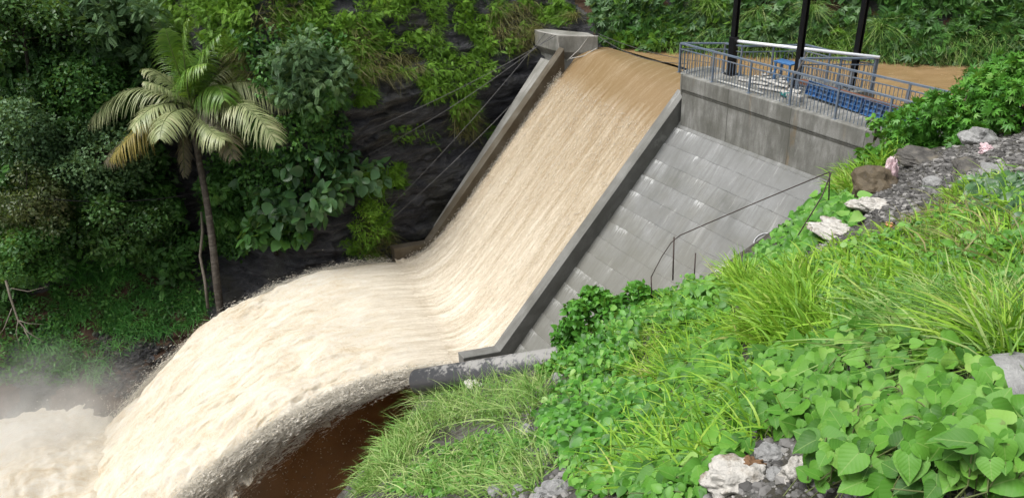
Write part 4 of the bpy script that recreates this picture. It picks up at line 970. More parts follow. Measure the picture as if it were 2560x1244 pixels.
def pebbles(poly, n, r0, r1, mats, label, name='gravel', bvh=None, maxd=99):
    P, N = cast(bvh or GB, sample_poly(poly, n)); d = np.linalg.norm(P - CAM, axis=1); P = P[d < maxd]; n = len(P)
    base, f = lump(np.zeros(3), 1., 4, 1, (1, .8, .55), .5); q = math.pi * rng.random(n); r = r0 * (r1 / r0) ** (rng.random(n) ** 2)
    c, s = np.cos(q), np.sin(q); sc = rng.uniform(.7, 1.3, (n, 3))
    b_ = base[None] * sc[:, None]; V = np.stack([b_[..., 0] * c[:, None] - b_[..., 1] * s[:, None], b_[..., 0] * s[:, None] + b_[..., 1] * c[:, None], b_[..., 2]], -1) * r[:, None, None] + P[:, None]
    t = bpy.data.materials.get('gravel_stones')
    o = npmesh(name, V.reshape(-1, 3), (f[None] + (np.arange(n) * len(base))[:, None, None]).reshape(-1, 3), mats, smooth=False, attrs={'var': np.repeat(rng.random(n), len(base))})
    return tag(o, label, 'gravel', kind='stuff')
t = NT('gravel_stones'); c = t.ramp(t.attr('var').outputs['Fac'], [(0., (.03, .03, .03)), (.5, (.09, .088, .085)), (.8, (.19, .185, .18)), (1., (.36, .35, .33))]); c = t.mix(t.math('MULTIPLY', t.noise(t.obj(), 9, 5), .5), c, (.1, .095, .085)); M['gravel'] = t.done(t.bsdf(c, .8, .3))
t = NT('shore_stone'); M['shore'] = t.done(t.bsdf(t.ramp(t.attr('var').outputs['Fac'], [(0., (.012, .012, .012)), (.6, (.035, .033, .03)), (1., (.12, .115, .1))]), .7, .3))
heap = [(2140, 500), (2200, 430), (2330, 385), (2450, 330), (2560, 310), (2560, 450), (2430, 440), (2330, 500), (2250, 560), (2150, 560)]
pebbles(heap, 5200, .012, .075, M['gravel'], 'loose grey gravel and broken stone of the heap under the bush')
pebbles([(1150, 1244), (1200, 1060), (1400, 980), (1500, 1100), (1420, 1244)], 1800, .008, .05, M['gravel'], 'grey gravel on the bare ground below the pale grass', 'gravel')
pebbles([(1850, 720), (1950, 640), (2060, 600), (2150, 560), (2100, 620), (1950, 700), (1880, 760)], 700, .012, .06, M['gravel'], 'grey gravel along the crest above the block face', 'gravel')
pebbles([(1700, 1100), (2450, 950), (2560, 900), (2560, 1244), (1750, 1244)], 1500, .008, .04, M['gravel'], 'grey gravel between the sacks and the vine at the bottom', 'gravel')
pebbles([(230, 830), (430, 830), (440, 900), (350, 1000), (230, 980)], 1500, .02, .16, M['shore'], 'dark stones on the far shore beside the jet', 'shore_stones', HB)

# ------------------------------------------------------------------ trees and plants of the far bank
BASES = dict(diamond=DIAMOND, lance=LANCE, broad=BROAD, heart=HEART, sprig=SPRIG, fern=FERN, palmate=PALMATE)
def crown_leaves(c, r, n, size, base, clumps=26, droop=.2, cs=.42):
    """leaf clumps spread over and inside an uneven ellipsoid"""
    r = np.array(r, float); cd_ = rdir(clumps, .15); rad = rng.uniform(.35, 1.0, clumps) ** .6
    cc = c + cd_ * rad[:, None] * r * rng.uniform(.85, 1.15, (clumps, 1)); cr = rng.uniform(.6, 1.25, clumps) * cs
    k = rng.choice(clumps, n, p=cr ** 2 / (cr ** 2).sum()); d = rdir(n, .25)
    off = d * (rng.uniform(.25, 1., n) ** .5)[:, None] * (cr[k] * r.min())[:, None] * np.array([1.15, 1.15, .8])
    P = cc[k] + off; N = norm(d + rng.normal(0, .45, (n, 3)) + UP * .55); T = norm(d * .7 + rng.normal(0, .6, (n, 3)) - UP * droop)
    cv = rng.random(clumps)
    return leaves(base, P, T, N, size * rng.uniform(.65, 1.3, n), np.clip(.55 * cv[k] + .45 * rng.random(n), 0, 1)), cc
def tree(name, label, cat, px, py, rpx, rpy, depth, n, size, base, mat, clumps=26, droop=.2, foot=None, cs=.42, group=None, trunk_r=.09, bark='bark'):
    if depth < 0:
        Ph_, Nh_ = cast1(HB, px, py); depth = ((Ph_ - CAM) @ R)[2] + depth + .0
    c = at(px, py, depth); rx, rz = rpx / F * depth, rpy / F * depth
    if foot is None:
        f_, _ = cast1(HB, px, min(py + rpy * 1.1, 1240)); foot = f_
    foot = np.array(foot)
    root = empty(name, foot, label, cat, group)
    lv, cc = crown_leaves(c, (rx, (rx + rz) * .42, rz), n, size, BASES[base], clumps, droop, cs)
    leafobj('crown', [lv], M[mat], root)
    mb = MB(); t_ = np.linspace(0, 1, 9)[:, None]; ctrl = (foot + c) / 2 + np.array([rng.normal(0, .25), -.25, .4])
    P = (1 - t_) ** 2 * foot + 2 * t_ * (1 - t_) * ctrl + t_ ** 2 * (c + UP * rz * .25); mb.tube(P, np.linspace(trunk_r, trunk_r * .35, 9), 8)
    mb.build('trunk', M[bark], root, smooth=True)
    mb = MB()
    for q in cc[rng.choice(len(cc), min(12, len(cc)), replace=False)]:
        s_ = P[rng.integers(4, 9)]; m_ = (s_ + q) / 2 + UP * .15; mb.tube([s_, m_, q], [trunk_r * .35, trunk_r * .22, .012], 5)
    mb.build('branches', M[bark], root, smooth=True)
    return root
TG = 'trees on the far bank'
tree('feathery_tree', 'dark blue green feathery tree in the top corner above the palm', 'tree', 265, 55, 110, 105, -1.6, 3000, .42, 'sprig', 'leaf_blue', 34, .3, group=TG)
tree('dense_tree', 'dense dark green tree filling the top corner of the far bank', 'tree', 70, 110, 130, 135, -1.5, 6500, .2, 'diamond', 'leaf_dark', 40, .3, group=TG)
tree('dense_tree', 'dense mid green tree behind the left fronds of the palm', 'tree', 210, 235, 120, 95, -1.3, 6000, .19, 'diamond', 'leaf_mid', 36, .3, group=TG)
tree('dense_tree', 'rounded grey green tree at the left edge level with the palm crown', 'tree', 70, 340, 110, 95, -1.7, 6000, .17, 'diamond', 'leaf_blue', 36, .3, group=TG)
tree('dense_tree', 'grey green tree below the lower left fronds of the palm', 'tree', 250, 400, 140, 85, -1.5, 6500, .16, 'diamond', 'leaf_blue', 40, .3, group=TG)
tree('dense_tree', 'olive tinged tree with some browning leaves at the left edge', 'tree', 80, 510, 95, 90, -1.7, 4200, .16, 'diamond', 'leaf_olive', 30, .3, group=TG)
tree('dense_tree', 'dark leafy tree under the black cable left of the palm trunk', 'tree', 290, 540, 130, 90, -1.2, 6000, .2, 'diamond', 'leaf_dark', 34, .3, group=TG)
tree('dense_tree', 'dark green tree between the olive tree and the grassy slope', 'tree', 60, 640, 80, 70, -1.6, 3500, .2, 'diamond', 'leaf_mid', 24, .3, group=TG)
tree('creeper_tree', 'creeper hung tree just left of the thin bare trunk', 'tree', 415, 590, 62, 85, -1.0, 3800, .2, 'broad', 'leaf_mid', 26, .6, group=TG)
tree('feathery_tree', 'silvery feathery tree on the cliff right of the palm crown', 'tree', 765, 185, 85, 95, -1.2, 2600, .36, 'sprig', 'leaf_blue', 32, .35, group=TG)
tree('feathery_tree', 'green feathery shrub tree hanging below the silvery feathery tree', 'tree', 810, 265, 50, 60, -.8, 1200, .34, 'sprig', 'leaf_mid', 18, .5, group=TG)
tree('feathery_tree', 'dark feathery tree behind the middle of the palm trunk', 'tree', 555, 500, 52, 90, -1.0, 1500, .36, 'sprig', 'leaf_mid', 22, .5, group=TG)
tree('broad_leaf_tree', 'broad leaf tree with big drooping pale leaves right of the palm', 'tree', 770, 450, 150, 120, 33.0, 1500, .5, 'broad', 'leaf_broad', 44, .75, cs=.36, trunk_r=.12, group=TG)
tree('broad_leaf_tree', 'small broad leaf tree top above the big drooping one', 'tree', 795, 335, 55, 50, 33.6, 360, .46, 'broad', 'leaf_broad', 14, .7, group=TG)
tree('broad_leaf_tree', 'low broad leaf branches hanging over the jet beside the palm trunk', 'tree', 690, 570, 75, 60, 32.9, 420, .5, 'broad', 'leaf_mid', 16, .9, group=TG)
tree('shrub', 'bright green shrub on the rock right of the broad leaf tree', 'shrub', 905, 560, 55, 55, -.6, 1500, .2, 'lance', 'fern', 16, .3, group=None)
# bare hanging branch
root = empty('bare_branch', at(30, 640, 27), 'bare pale twigs hanging over the grassy slope at the left edge', 'branch')
mb = MB(); mb.tube([at(15, 700, 27), at(25, 740, 27), at(45, 800, 27), at(70, 830, 27), at(110, 855, 26.8)], [.05, .04, .03, .02, .01], 6); mb.build('limb', M['twig'], root, smooth=True)
for q in ([(28, 720), (70, 728), (120, 715)], [(45, 800), (40, 830), (50, 875)], [(30, 770), (10, 820), (-5, 840)], [(45, 800), (70, 808), (110, 810)], [(60, 822), (75, 850), (60, 880)]):
    mb = MB(); mb.tube([at(x, y, 27 - .1 * i) for i, (x, y) in enumerate(q)], [.02, .014, .006], 5); mb.build('twig', M['twig'], root, smooth=True)
lv, _ = crown_leaves(at(25, 675, 27), (.5, .4, .45), 500, .14, DIAMOND, 10); leafobj('leaves', [lv], M['leaf_mid'], root)
# thin bare trunk beside the palm
mb = MB(); P = [at(520, 770, 32.4), at(512, 700, 32.5), at(500, 640, 32.6), at(506, 580, 32.8), at(503, 530, 33)]; mb.tube(P, [.07, .065, .06, .06, .05], 8)
tag(mb.build('bare_tree', M['twig'], smooth=True), 'thin crooked bare trunk close beside the palm trunk', 'tree')

# ------------------------------------------------------------------ coconut palm
PD = 31.6
foot = at(549, 800, PD) - UP * .9
palm = empty('coconut_palm', foot, 'tall coconut palm with pale drooping fronds standing beside the jet', 'palm tree')
tp = [foot, at(543, 720, PD), at(533, 620, PD), at(520, 520, PD), at(503, 430, PD), at(488, 350, PD), at(480, 285, PD)]
mb = MB(); tq = np.linspace(0, 6, 40); tp = np.array(tp); P = np.stack([np.interp(tq, range(7), tp[:, i]) for i in range(3)], 1)
for _ in range(3): P[1:-1] = (P[:-2] + 2 * P[1:-1] + P[2:]) / 4
mb.tube(P, np.interp(tq, [0, 3, 6], [.17, .14, .11]), 14); mb.build('trunk', M['palm_bark'], palm, smooth=True)
cc = at(482, 272, PD)
mb = MB()
for k in range(16):
    d = rdir(1, .3)[0]; mb.tube([cc, cc + d * .3, cc + d * .45 - UP * .1], [.09, .05, .02], 6)
mb.build('heart', plain('palm_fibre', (.09, .055, .03), .9, 0, .5, 9, bump=.6), palm, smooth=True)
def frond(mid, tip, dm, dt, mat, n=52, ll=.95, hang=.55, start=None, curl=0.):
    p0 = cc if start is None else at(*start, PD); p1 = at(*mid, PD + dm); p2 = at(*tip, PD + dt)
    ctrl = 2 * p1 - .5 * (p0 + p2)
    t_ = np.linspace(0, 1, 24)[:, None]; C_ = (1 - t_) ** 2 * p0 + 2 * t_ * (1 - t_) * ctrl + t_ ** 2 * p2
    fr = bpy.data.objects.new('frond', None)
    mb = MB(); mb.tube(C_, np.linspace(.045, .008, 24), 6); o = mb.build('frond', M['stem'], palm, smooth=True)
    n = int(n * 1.35); tq_ = np.linspace(.12, 1., n); Q = np.stack([np.interp(tq_, t_[:, 0], C_[:, i]) for i in range(3)], 1); tgt = norm(np.gradient(Q, axis=0))
    side = norm(np.cross(tgt, UP)); lenf = 1.3 * ll * np.clip(np.sin(np.pi * (tq_ * .86 + .12)) ** .6, .25, 1)
    sets = []
    for sg in (-1, 1):
        D = norm(side * sg * .85 + tgt * .6 + UP * .16 + rng.normal(0, .09, Q.shape))
        L_ = lenf * rng.uniform(.85, 1.1, n); h_ = 1.0 * hang * rng.uniform(.8, 1.25, n)
        seg = 5; s_ = np.linspace(0, 1, seg + 1); 
        C2 = Q[:, None] + L_[:, None, None] * (s_[None, :, None] * D[:, None] * (1 - .35 * s_[None, :, None] * h_[:, None, None]) - UP * (h_[:, None] * s_[None] ** 1.7)[..., None])
        wv = norm(np.cross(D, norm(np.cross(tgt, side * sg)) + 0) + tgt * .3)
        wd = np.array([.5, 1, .95, .8, .5, .04]) * .027
        V = np.stack([C2 - wv[:, None] * wd[None, :, None], C2 + wv[:, None] * wd[None, :, None]], 2).reshape(-1, 3)
        k = np.arange(seg) * 2; f = np.stack([k, k + 1, k + 3, k + 2], 1); Fc = (f[None] + (np.arange(n) * 2 * (seg + 1))[:, None, None]).reshape(-1, 4)
        vr = np.clip(np.repeat(rng.normal(.45, .18, n) + .25 * (tq_ - .5), 2 * (seg + 1)) + np.tile(np.repeat(s_, 2), n) * .15, 0, 1)
        sets.append((V, Fc, np.zeros((len(V), 2)), vr))
    leafobj('leaflets', sets, M[mat], o)
frond((340, 222), (222, 305), -.4, -.6, 'palm_pale', 70, 1.25, .62)
frond((400, 262), (330, 320), -1.4, -2.2, 'palm_pale', 56, .95, .45)
frond((375, 300), (278, 395), -1.0, -1.6, 'palm_yellow', 60, .95, .75)
frond((350, 318), (262, 405), -.6, -1.0, 'palm_dead', 50, .9, .8)
frond((590, 255), (690, 355), -1.6, -2.4, 'palm_pale', 64, 1.2, .55)
frond((600, 205), (722, 265), -.5, -.8, 'palm_pale', 64, 1.1, .7)
frond((620, 215), (722, 320), .5, .7, 'palm_yellow', 56, 1.0, .75)
frond((545, 300), (582, 395), -1.2, -1.8, 'palm_dead', 44, .8, .6)
frond((520, 320), (560, 350), -1.6, -2.2, 'palm_pale', 40, .8, .6)
frond((575, 160), (668, 158), .2, .2, 'palm_pale', 56, .9, .75)
frond((560, 175), (640, 200), 1.0, 1.6, 'palm_green', 50, .95, .7)
frond((412, 195), (358, 175), -.5, -.9, 'palm_pale', 50, .8, .45)
frond((420, 225), (362, 205), -1.2, -1.8, 'palm_pale', 46, .75, .6)
frond((425, 130), (395, 40), .3, .6, 'palm_green', 60, 1.2, .6)
frond((460, 135), (470, 48), -.8, -1.4, 'palm_green', 66, 1.35, .6)
frond((520, 115), (612, 85), .1, .3, 'palm_green', 66, 1.35, .6)
frond((510, 115), (575, 35), .8, 1.4, 'palm_green', 62, 1.3, .6)
frond((452, 125), (430, 30), .9, 1.4, 'palm_green', 60, 1.2, .6)
frond((470, 190), (515, 160), -1.6, -2.4, 'palm_green', 56, 1.15, .6)
frond((530, 215), (560, 250), -1.4, -2.2, 'palm_green', 56, 1.15, .7)
frond((440, 160), (415, 75), -1.0, -1.6, 'palm_green', 56, 1.2, .6)
frond((505, 155), (550, 85), -1.2, -2.0, 'palm_green', 56, 1.2, .6)
frond((425, 285), (400, 345), -2., -3., 'palm_pale', 50, .9, .6)
frond((460, 330), (462, 440), .4, .5, 'palm_dead', 40, .5, .6)
frond((640, 290), (725, 400), .2, .2, 'palm_dead', 44, .8, .8)

# ------------------------------------------------------------------ ground cover of the far bank
def cover(bvh, polys, base, size, lift, droop, up=.4, var=None, out=1., gap=None):
    Ps, Ns, Vs = [], [], []
    for poly, n in polys:
        P, N = cast(bvh, sample_poly(poly, n)); Ps.append(P); Ns.append(N)
    P, N = np.concatenate(Ps), np.concatenate(Ns)
    if gap is not None: k = fbm(P * 1.3, 4, 29) > gap; P, N = P[k], N[k]
    n = len(P)
    cl = fbm(P * 1.1, 3, 17) * .5 + .5
    P = P + N * (rng.random(n) * lift * np.clip(cl * 2.2 - .3, .1, 1.3))[:, None]
    T = norm(rng.normal(0, .75, (n, 3)) + N * .45 * out - UP * droop); Nn = norm(N * .6 + UP * up + rng.normal(0, .4, (n, 3)))
    v = np.clip(cl * .6 + rng.random(n) * .5 - .05, 0, 1) if var is None else var
    return leaves(base, P, T, Nn, size * rng.uniform(.6, 1.35, n), v)
# dark creepers over the left hillside
LEFT = [(-30, -20), (345, -20), (365, 150), (400, 330), (440, 560), (480, 680), (440, 720), (330, 650), (180, 640), (80, 700), (-30, 760)]
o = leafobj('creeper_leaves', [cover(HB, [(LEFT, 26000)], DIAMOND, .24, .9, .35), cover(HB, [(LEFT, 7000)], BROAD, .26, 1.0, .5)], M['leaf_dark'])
tag(o, 'dark creepers covering the shaded hillside behind the trees', 'creeper', kind='stuff')
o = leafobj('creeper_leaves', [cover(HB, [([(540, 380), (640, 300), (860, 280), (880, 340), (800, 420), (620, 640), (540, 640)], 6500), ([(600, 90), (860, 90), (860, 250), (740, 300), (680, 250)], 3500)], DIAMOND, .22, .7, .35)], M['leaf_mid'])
tag(o, 'mid green creepers on the rock between the palm and the cliff', 'creeper', kind='stuff')
o = leafobj('hanging_foliage', [cover(HB, [(LEFT, 4200)], SPRIG, .5, 1.9, .5, gap=-.2), cover(HB, [(LEFT, 5000)], DIAMOND, .2, 1.8, .4, gap=-.05)], M['leaf_mid']); tag(o, 'loose mid green foliage hanging between the trees on the left hillside', 'foliage', kind='stuff')
o = leafobj('pale_foliage', [cover(HB, [(LEFT, 2600)], SPRIG, .42, 2.0, .5, gap=.05), cover(HB, [(LEFT, 5000)], DIAMOND, .17, 2.0, .4, gap=.02)], M['leaf_blue']); tag(o, 'greyish foliage mixed through the trees on the left hillside', 'foliage', kind='stuff')
# bright cushions of fern and grass on the cliff
CL = [([(835, 30), (1000, -20), (1335, -20), (1335, 60), (1265, 160), (1190, 225), (1120, 235), (1075, 200), (960, 185), (900, 205), (855, 170)], 9000),
      ([(480, -20), (640, -20), (625, 70), (615, 210), (560, 120), (500, 90)], 3200), ([(675, -20), (810, -20), (830, 40), (780, 110), (760, 160), (700, 120), (690, 60)], 3600), ([(830, 60), (880, 40), (890, 170), (850, 180)], 900),
      (ell(1070, 222, 42, 34), 700), (ell(905, 240, 40, 26), 420), (ell(930, 455, 32, 34), 650), (ell(992, 440, 34, 36), 700), (ell(945, 500, 40, 60), 800), (ell(930, 580, 50, 50), 700), (ell(900, 620, 50, 26), 300), (ell(1160, 275, 32, 44), 420), (ell(1110, 350, 40, 30), 140), (ell(1230, 330, 26, 22), 90), (ell(1020, 330, 60, 20), 90),
      (ell(1190, 130, 60, 60), 900), (ell(1385, 30, 60, 36), 900), (ell(440, 20, 50, 60), 800), (ell(580, 330, 40, 60), 300), (ell(880, 190, 40, 60), 600)]
o = leafobj('cliff_ferns', [cover(HB, [(p_, int(n_ * .62)) for p_, n_ in CL], FERN, .30, .30, .5, .6, gap=-.1)], M['fern']); tag(o, 'bright green ferns and moss growing in patches on the wet cliff', 'fern', kind='stuff')
def cover_blades(bvh, polys, L, wd, bend, lean, upw=.7, gap=None, seg=4):
    Ps, Ns = [], []
    for poly, n in polys:
        P, N = cast(bvh, sample_poly(poly, n)); Ps.append(P); Ns.append(N)
    P, N = np.concatenate(Ps), np.concatenate(Ns)
    if gap is not None: k = fbm(P * 1.3, 4, 29) > gap; P, N = P[k], N[k]
    n = len(P)
    D = norm(N * .5 + UP * upw + rng.normal(0, lean, (n, 3)))
    return blades(P - UP * .02, D, L * rng.uniform(.5, 1.3, n), wd * rng.uniform(.7, 1.3, n), bend * rng.uniform(.3, 1.6, n), seg=seg)
o = leafobj('cliff_grass', [cover_blades(HB, [(p_, int(n_ * 1.3)) for p_, n_ in CL], .34, .012, .9, .35, .5, gap=-.16)], M['fern']); tag(o, 'fine bright grass hanging among the cliff ferns', 'grass', kind='stuff')
o = leafobj('dry_cliff_grass', [cover_blades(HB, [(ell(950, 160, 120, 30), 1100), (ell(600, 180, 40, 90), 900), (ell(880, 110, 50, 60), 600), (ell(1160, 300, 30, 50), 500), (ell(1290, 60, 70, 70), 1500), (ell(940, 600, 50, 60), 700), (ell(700, 40, 60, 60), 600)], .42, .012, 1.3, .35, .3)], M['dry']); tag(o, 'yellowed grass drooping at the edges of the cliff ferns', 'grass', kind='stuff')
# grassy toe slope
o = leafobj('slope_grass', [cover_blades(HB, [([(150, 650), (330, 650), (470, 700), (530, 760), (500, 800), (430, 830), (330, 850), (200, 800), (120, 730)], 9000), ([(40, 720), (200, 780), (330, 850), (300, 900), (200, 960), (30, 900)], 2600), (ell(220, 935, 30, 25), 500)], .42, .016, 1.1, .5, gap=-.12)], M['slope_grass'])
tag(o, 'short dark green grass on the slope left of the palm foot', 'grass', kind='stuff')
o = leafobj('slope_weeds', [cover(HB, [([(100, 650), (540, 650), (530, 760), (330, 850), (150, 800)], 2200), ([(0, 700), (200, 800), (200, 960), (0, 960)], 2600)], DIAMOND, .16, .3, 0.)], M['leaf_mid']); tag(o, 'small weeds scattered over the slope left of the palm foot', 'weeds', kind='stuff')
# upstream bank above the reservoir
UB = [(1490, -20), (2580, -20), (2580, 165), (2480, 160), (2300, 152), (2000, 138), (1850, 128), (1690, 122), (1560, 112), (1490, 95)]
o = leafobj('bank_ferns', [cover(HB, [(UB, 6500), ([(1540, 40), (1700, 20), (1700, 122), (1570, 112)], 1800), ([(2180, -20), (2580, -20), (2580, 160), (2200, 150)], 5200)], FERN, .40, .55, .35, gap=-.12)], M['leaf_mid']); tag(o, 'green ferns on the far bank above the reservoir', 'fern', kind='stuff')
o = leafobj('bank_weeds', [cover(HB, [(UB, 3800), ([(1480, 10), (1760, 0), (1760, 60), (1520, 60)], 900)], PALMATE, .34, .6, .3, gap=-.15)], M['leaf_blue']); tag(o, 'pale star shaped leaves of weeds on the bank above the reservoir', 'weeds', kind='stuff')
o = leafobj('bank_bright_ferns', [cover(HB, [([(1500, 100), (1640, 60), (1720, 120), (1560, 112)], 800), (ell(1690, 60, 50, 40), 500), (ell(2110, 110, 60, 30), 450), (ell(1780, 20, 60, 30), 400), (ell(1600, 20, 60, 30), 300)], FERN, .34, .5, .3)], M['fern']); tag(o, 'bright fresh ferns along the bank above the reservoir', 'fern', kind='stuff')
o = leafobj('bank_grass', [cover_blades(HB, [([(2150, 80), (2560, 60), (2560, 160), (2200, 150)], 2600), ([(1640, 60), (2150, 60), (2150, 140), (1650, 120)], 2600)], .55, .014, 1.2, .45, .5)], M['grass2']); tag(o, 'drooping grass on the bank above the reservoir', 'grass', kind='stuff')
def tussock(px, py, n, L, label, mat='dry', wd=.012, bvh=HB, group='drooping grass tussocks on the far bank', spread=.12, bend=1.1, lean=.55):
    P, N = cast1(bvh, px, py); P = P + rng.normal(0, spread, (n, 3)) * [1, 1, .4]
    D = norm(UP * .9 + N * .3 + rng.normal(0, lean, (n, 3)))
    o = leafobj('grass_tussock', [blades(P, D, L * rng.uniform(.55, 1.2, n), wd * rng.uniform(.7, 1.3, n), bend * rng.uniform(.6, 1.5, n), seg=5)], M[mat]); return tag(o, label, 'grass tussock', group)
tussock(1895, 38, 420, 1.3, 'large drooping grass tussock behind the first black gantry post', 'grass2', .014)
tussock(2200, 70, 380, 1.25, 'large drooping grass tussock beside the rear black gantry post', 'grass2', .014)
tussock(1775, 10, 260, 1.0, 'drooping grass tussock at the top of the bank before the first black post', 'grass2')
tussock(1345, 75, 240, .8, 'yellowish grass tussock on the rock just above the concrete pier', 'dry')
tussock(1440, 40, 200, .8, 'yellowish grass tussock on the dark rock above the pier', 'dry')
tussock(2030, 20, 260, 1.0, 'drooping grass tussock behind the middle black gantry post', 'grass2')
# soil showing between the plants upstream: loose earth fans
t = NT('bare_soil'); p_ = t.pos(); c = t.ramp(t.noise(p_, 2.2, 7, .7), [(.3, (.03, .018, .012)), (.55, (.075, .045, .03)), (.75, (.14, .10, .07))]); M['bare_soil'] = t.done(t.bsdf(c, .9, .2, 0, t.bump(t.noise(p_, 9, 5), .7, .06)))
me = hill.data; me.materials.append(M['bare_soil']); npoly = len(me.polygons)
cen = np.empty(npoly * 3, np.float32); me.polygons.foreach_get('center', cen); cen = cen.reshape(-1, 3) + np.array(hill.location); al, sl, zl = loc(cen)
mi = np.where((sl < -3.2) & (zl > -1.3) & (fbm(cen * .6, 3, 66) > -.12), 1, 0); mi = np.where((sl > 16.5) & (zl < -8.6) & (fbm(cen * .5, 3, 67) > -.25), 1, mi)
me.polygons.foreach_set('material_index', mi.astype(np.int32)); me.update()

# ------------------------------------------------------------------ plants of the near bank
def near(polys, minlift=0.):
    Ps, Ns = [], []
    for poly, n in polys:
        P, N = cast(GB, sample_poly(poly, n)); Ps.append(P); Ns.append(N)
    return np.concatenate(Ps), np.concatenate(Ns)
def near_blades(polys, L, wd, bend, lean, mat, label, name='grass', upw=1., clump=0, spread=.06, seg=4):
    P, N = near(polys)
    if clump:
        P = np.repeat(P, clump, 0); N = np.repeat(N, clump, 0); P = P + rng.normal(0, spread, P.shape) * [1, 1, .2]
    n = len(P); D = norm(UP * upw + N * .35 + rng.normal(0, lean, (n, 3)))
    o = leafobj(name, [blades(P - UP * .02, D, L * rng.uniform(.45, 1.35, n), wd * rng.uniform(.6, 1.4, n), bend * rng.uniform(.2, 1.7, n), seg=seg)], M[mat]); return tag(o, label, 'grass', kind='stuff')
BR = [(1800, 850), (1850, 780), (1960, 690), (2060, 620), (2200, 590), (2330, 520), (2420, 450), (2560, 420), (2580, 720), (2400, 760), (2200, 800), (2050, 890), (1900, 900)]
near_blades([(BR, 520)], .23, .0095, .6, .55, 'grass', 'bright yellow green grass growing thick on the foreground bank', clump=9)
near_blades([([(1870, 790), (1900, 720), (2020, 690), (2050, 850), (1900, 870)], 110)], .38, .011, .5, .42, 'grass', 'tallest bright grass clump in the middle of the bank', clump=12)
near_blades([([(2250, 560), (2400, 500), (2560, 560), (2560, 700), (2400, 700)], 110)], .3, .006, .8, .5, 'dry', 'dry stalks mixed through the bright grass at the right', clump=7)
near_blades([([(2095, 470), (2110, 410), (2200, 375), (2250, 400), (2150, 450), (2120, 500)], 190)], .5, .012, .5, .35, 'grass', 'bright grass at the dam end of the gravel heap', clump=9)
near_blades([([(1830, 740), (1850, 690), (1880, 700), (1880, 750)], 60)], .45, .011, .5, .35, 'grass', 'small green grass clump at the foot of the block face', clump=10)
near_blades([([(1400, 780), (1600, 720), (1820, 720), (1830, 800), (1700, 950), (1450, 960)], 420)], .32, .0075, .8, .5, 'grass', 'thin green grass among the shrubs beside the dam', clump=7)
PG = [(960, 1090), (1010, 1010), (1100, 960), (1250, 955), (1380, 960), (1370, 1040), (1250, 1060), (1150, 1060), (1080, 1110)]
near_blades([(PG, 200)], .5, .010, 1.0, .42, 'grass2', 'pale tall grass at the lip of the bank below the black pipe', clump=12, spread=.1, seg=5)
near_blades([([(920, 1190), (970, 1100), (1050, 1050), (1060, 1110), (960, 1200), (910, 1244)], 260)], .28, .009, 1.0, .5, 'grass2', 'short pale grass along the drop to the pool', clump=9)
near_blades([([(930, 1244), (1000, 1140), (1200, 1110), (1330, 1060), (1400, 1150), (1350, 1244)], 260)], .26, .007, .9, .55, 'grass2', 'patchy grass on the lowest part of the bank', clump=8)
near_blades([([(2150, 760), (2560, 720), (2560, 930), (2400, 920), (2200, 880)], 170)], .3, .006, .8, .55, 'grass2', 'tangled grass above the big heart shaped leaves', clump=9)
near_blades([([(1500, 1000), (1900, 900), (1950, 1100), (1700, 1200), (1450, 1200)], 170)], .22, .006, .8, .6, 'grass', 'thin grass between the vines and the stony patch', clump=6)
near_blades([([(2440, 860), (2560, 800), (2560, 900), (2460, 920)], 60)], .35, .006, .9, .5, 'grass', 'green grass beside the broken concrete slab', clump=9)

def vine(name, label, cat, polys, size, base, mat, lift, stems=40, up=.75, tdown=.6, group=None, face=.55):
    """leaves held above the ground on petioles, stems underneath"""
    P, N = near(polys); n = len(P); root_p = P.mean(0); root = empty(name, root_p, label, cat, group)
    bump_ = fbm(P * 2.2, 3, 43) * .5 + .6
    Q = P + UP * (lift * np.clip(bump_, .1, 1.3) * rng.uniform(.25, 1., n))[:, None]
    tocam = norm(CAM - Q) 
    Nn = norm(UP * up + N * .3 + tocam * face + rng.normal(0, .32, (n, 3))); T = rng.normal(0, .8, (n, 3)) + tocam * [.7, .7, 0] - UP * tdown
    T = norm(T - Nn * (T * Nn).sum(1, keepdims=True) * .75)
    sz = size * (.4 + .9 * rng.random(n) ** .8)
    leafobj('leaves', [leaves(base, Q, T, Nn, sz)], M[mat], root)
    mb = MB()
    for i in rng.choice(n, min(stems, n), replace=False):
        a_ = P[i] - UP * .02; b_ = Q[i]; mb.tube([a_ + rng.normal(0, .05, 3) * [1, 1, .2], (a_ + b_) / 2 + rng.normal(0, .02, 3), b_], .0028 if size < .2 else .004, 4, cap=False)
    k = max(3, stems // 8)
    for i in rng.choice(n, k, replace=False):
        j = np.argsort(np.linalg.norm(Q - Q[i], axis=1))[min(n - 1, int(n * .05) + 3)]; mb.tube(sag(P[i] + UP * lift * .3, P[j] + UP * lift * .3, -.04, 8), .003, 4, cap=False)
    mb.build('stems', M['stem'], root, smooth=True); return root
VG = 'heart leaf vines on the near bank'
vine('heart_leaf_vine', 'vine with the biggest heart shaped leaves, sprawling beside the concrete slab', 'vine', [([(2010, 950), (2100, 900), (2250, 905), (2380, 940), (2440, 1000), (2470, 1100), (2560, 1180), (2560, 1260), (2020, 1260), (2000, 1180), (2060, 1080)], 640)], .071, HEART, 'heart', .34, 380, group=VG, face=1.15)
vine('heart_leaf_vine', 'vine with large leaves spilling left of the biggest leaved vine', 'vine', [([(1800, 960), (1900, 900), (2080, 900), (2080, 1060), (1960, 1100), (1850, 1080)], 420)], .076, HEART, 'heart', .26, 220, group=VG, face=.95)
vine('heart_leaf_vine', 'vine of small bright leaves in the corner below the concrete slab', 'vine', [([(2480, 1090), (2560, 1060), (2580, 1250), (2470, 1250)], 80)], .085, HEART, 'heart', .14, 50, group=VG, face=.9)
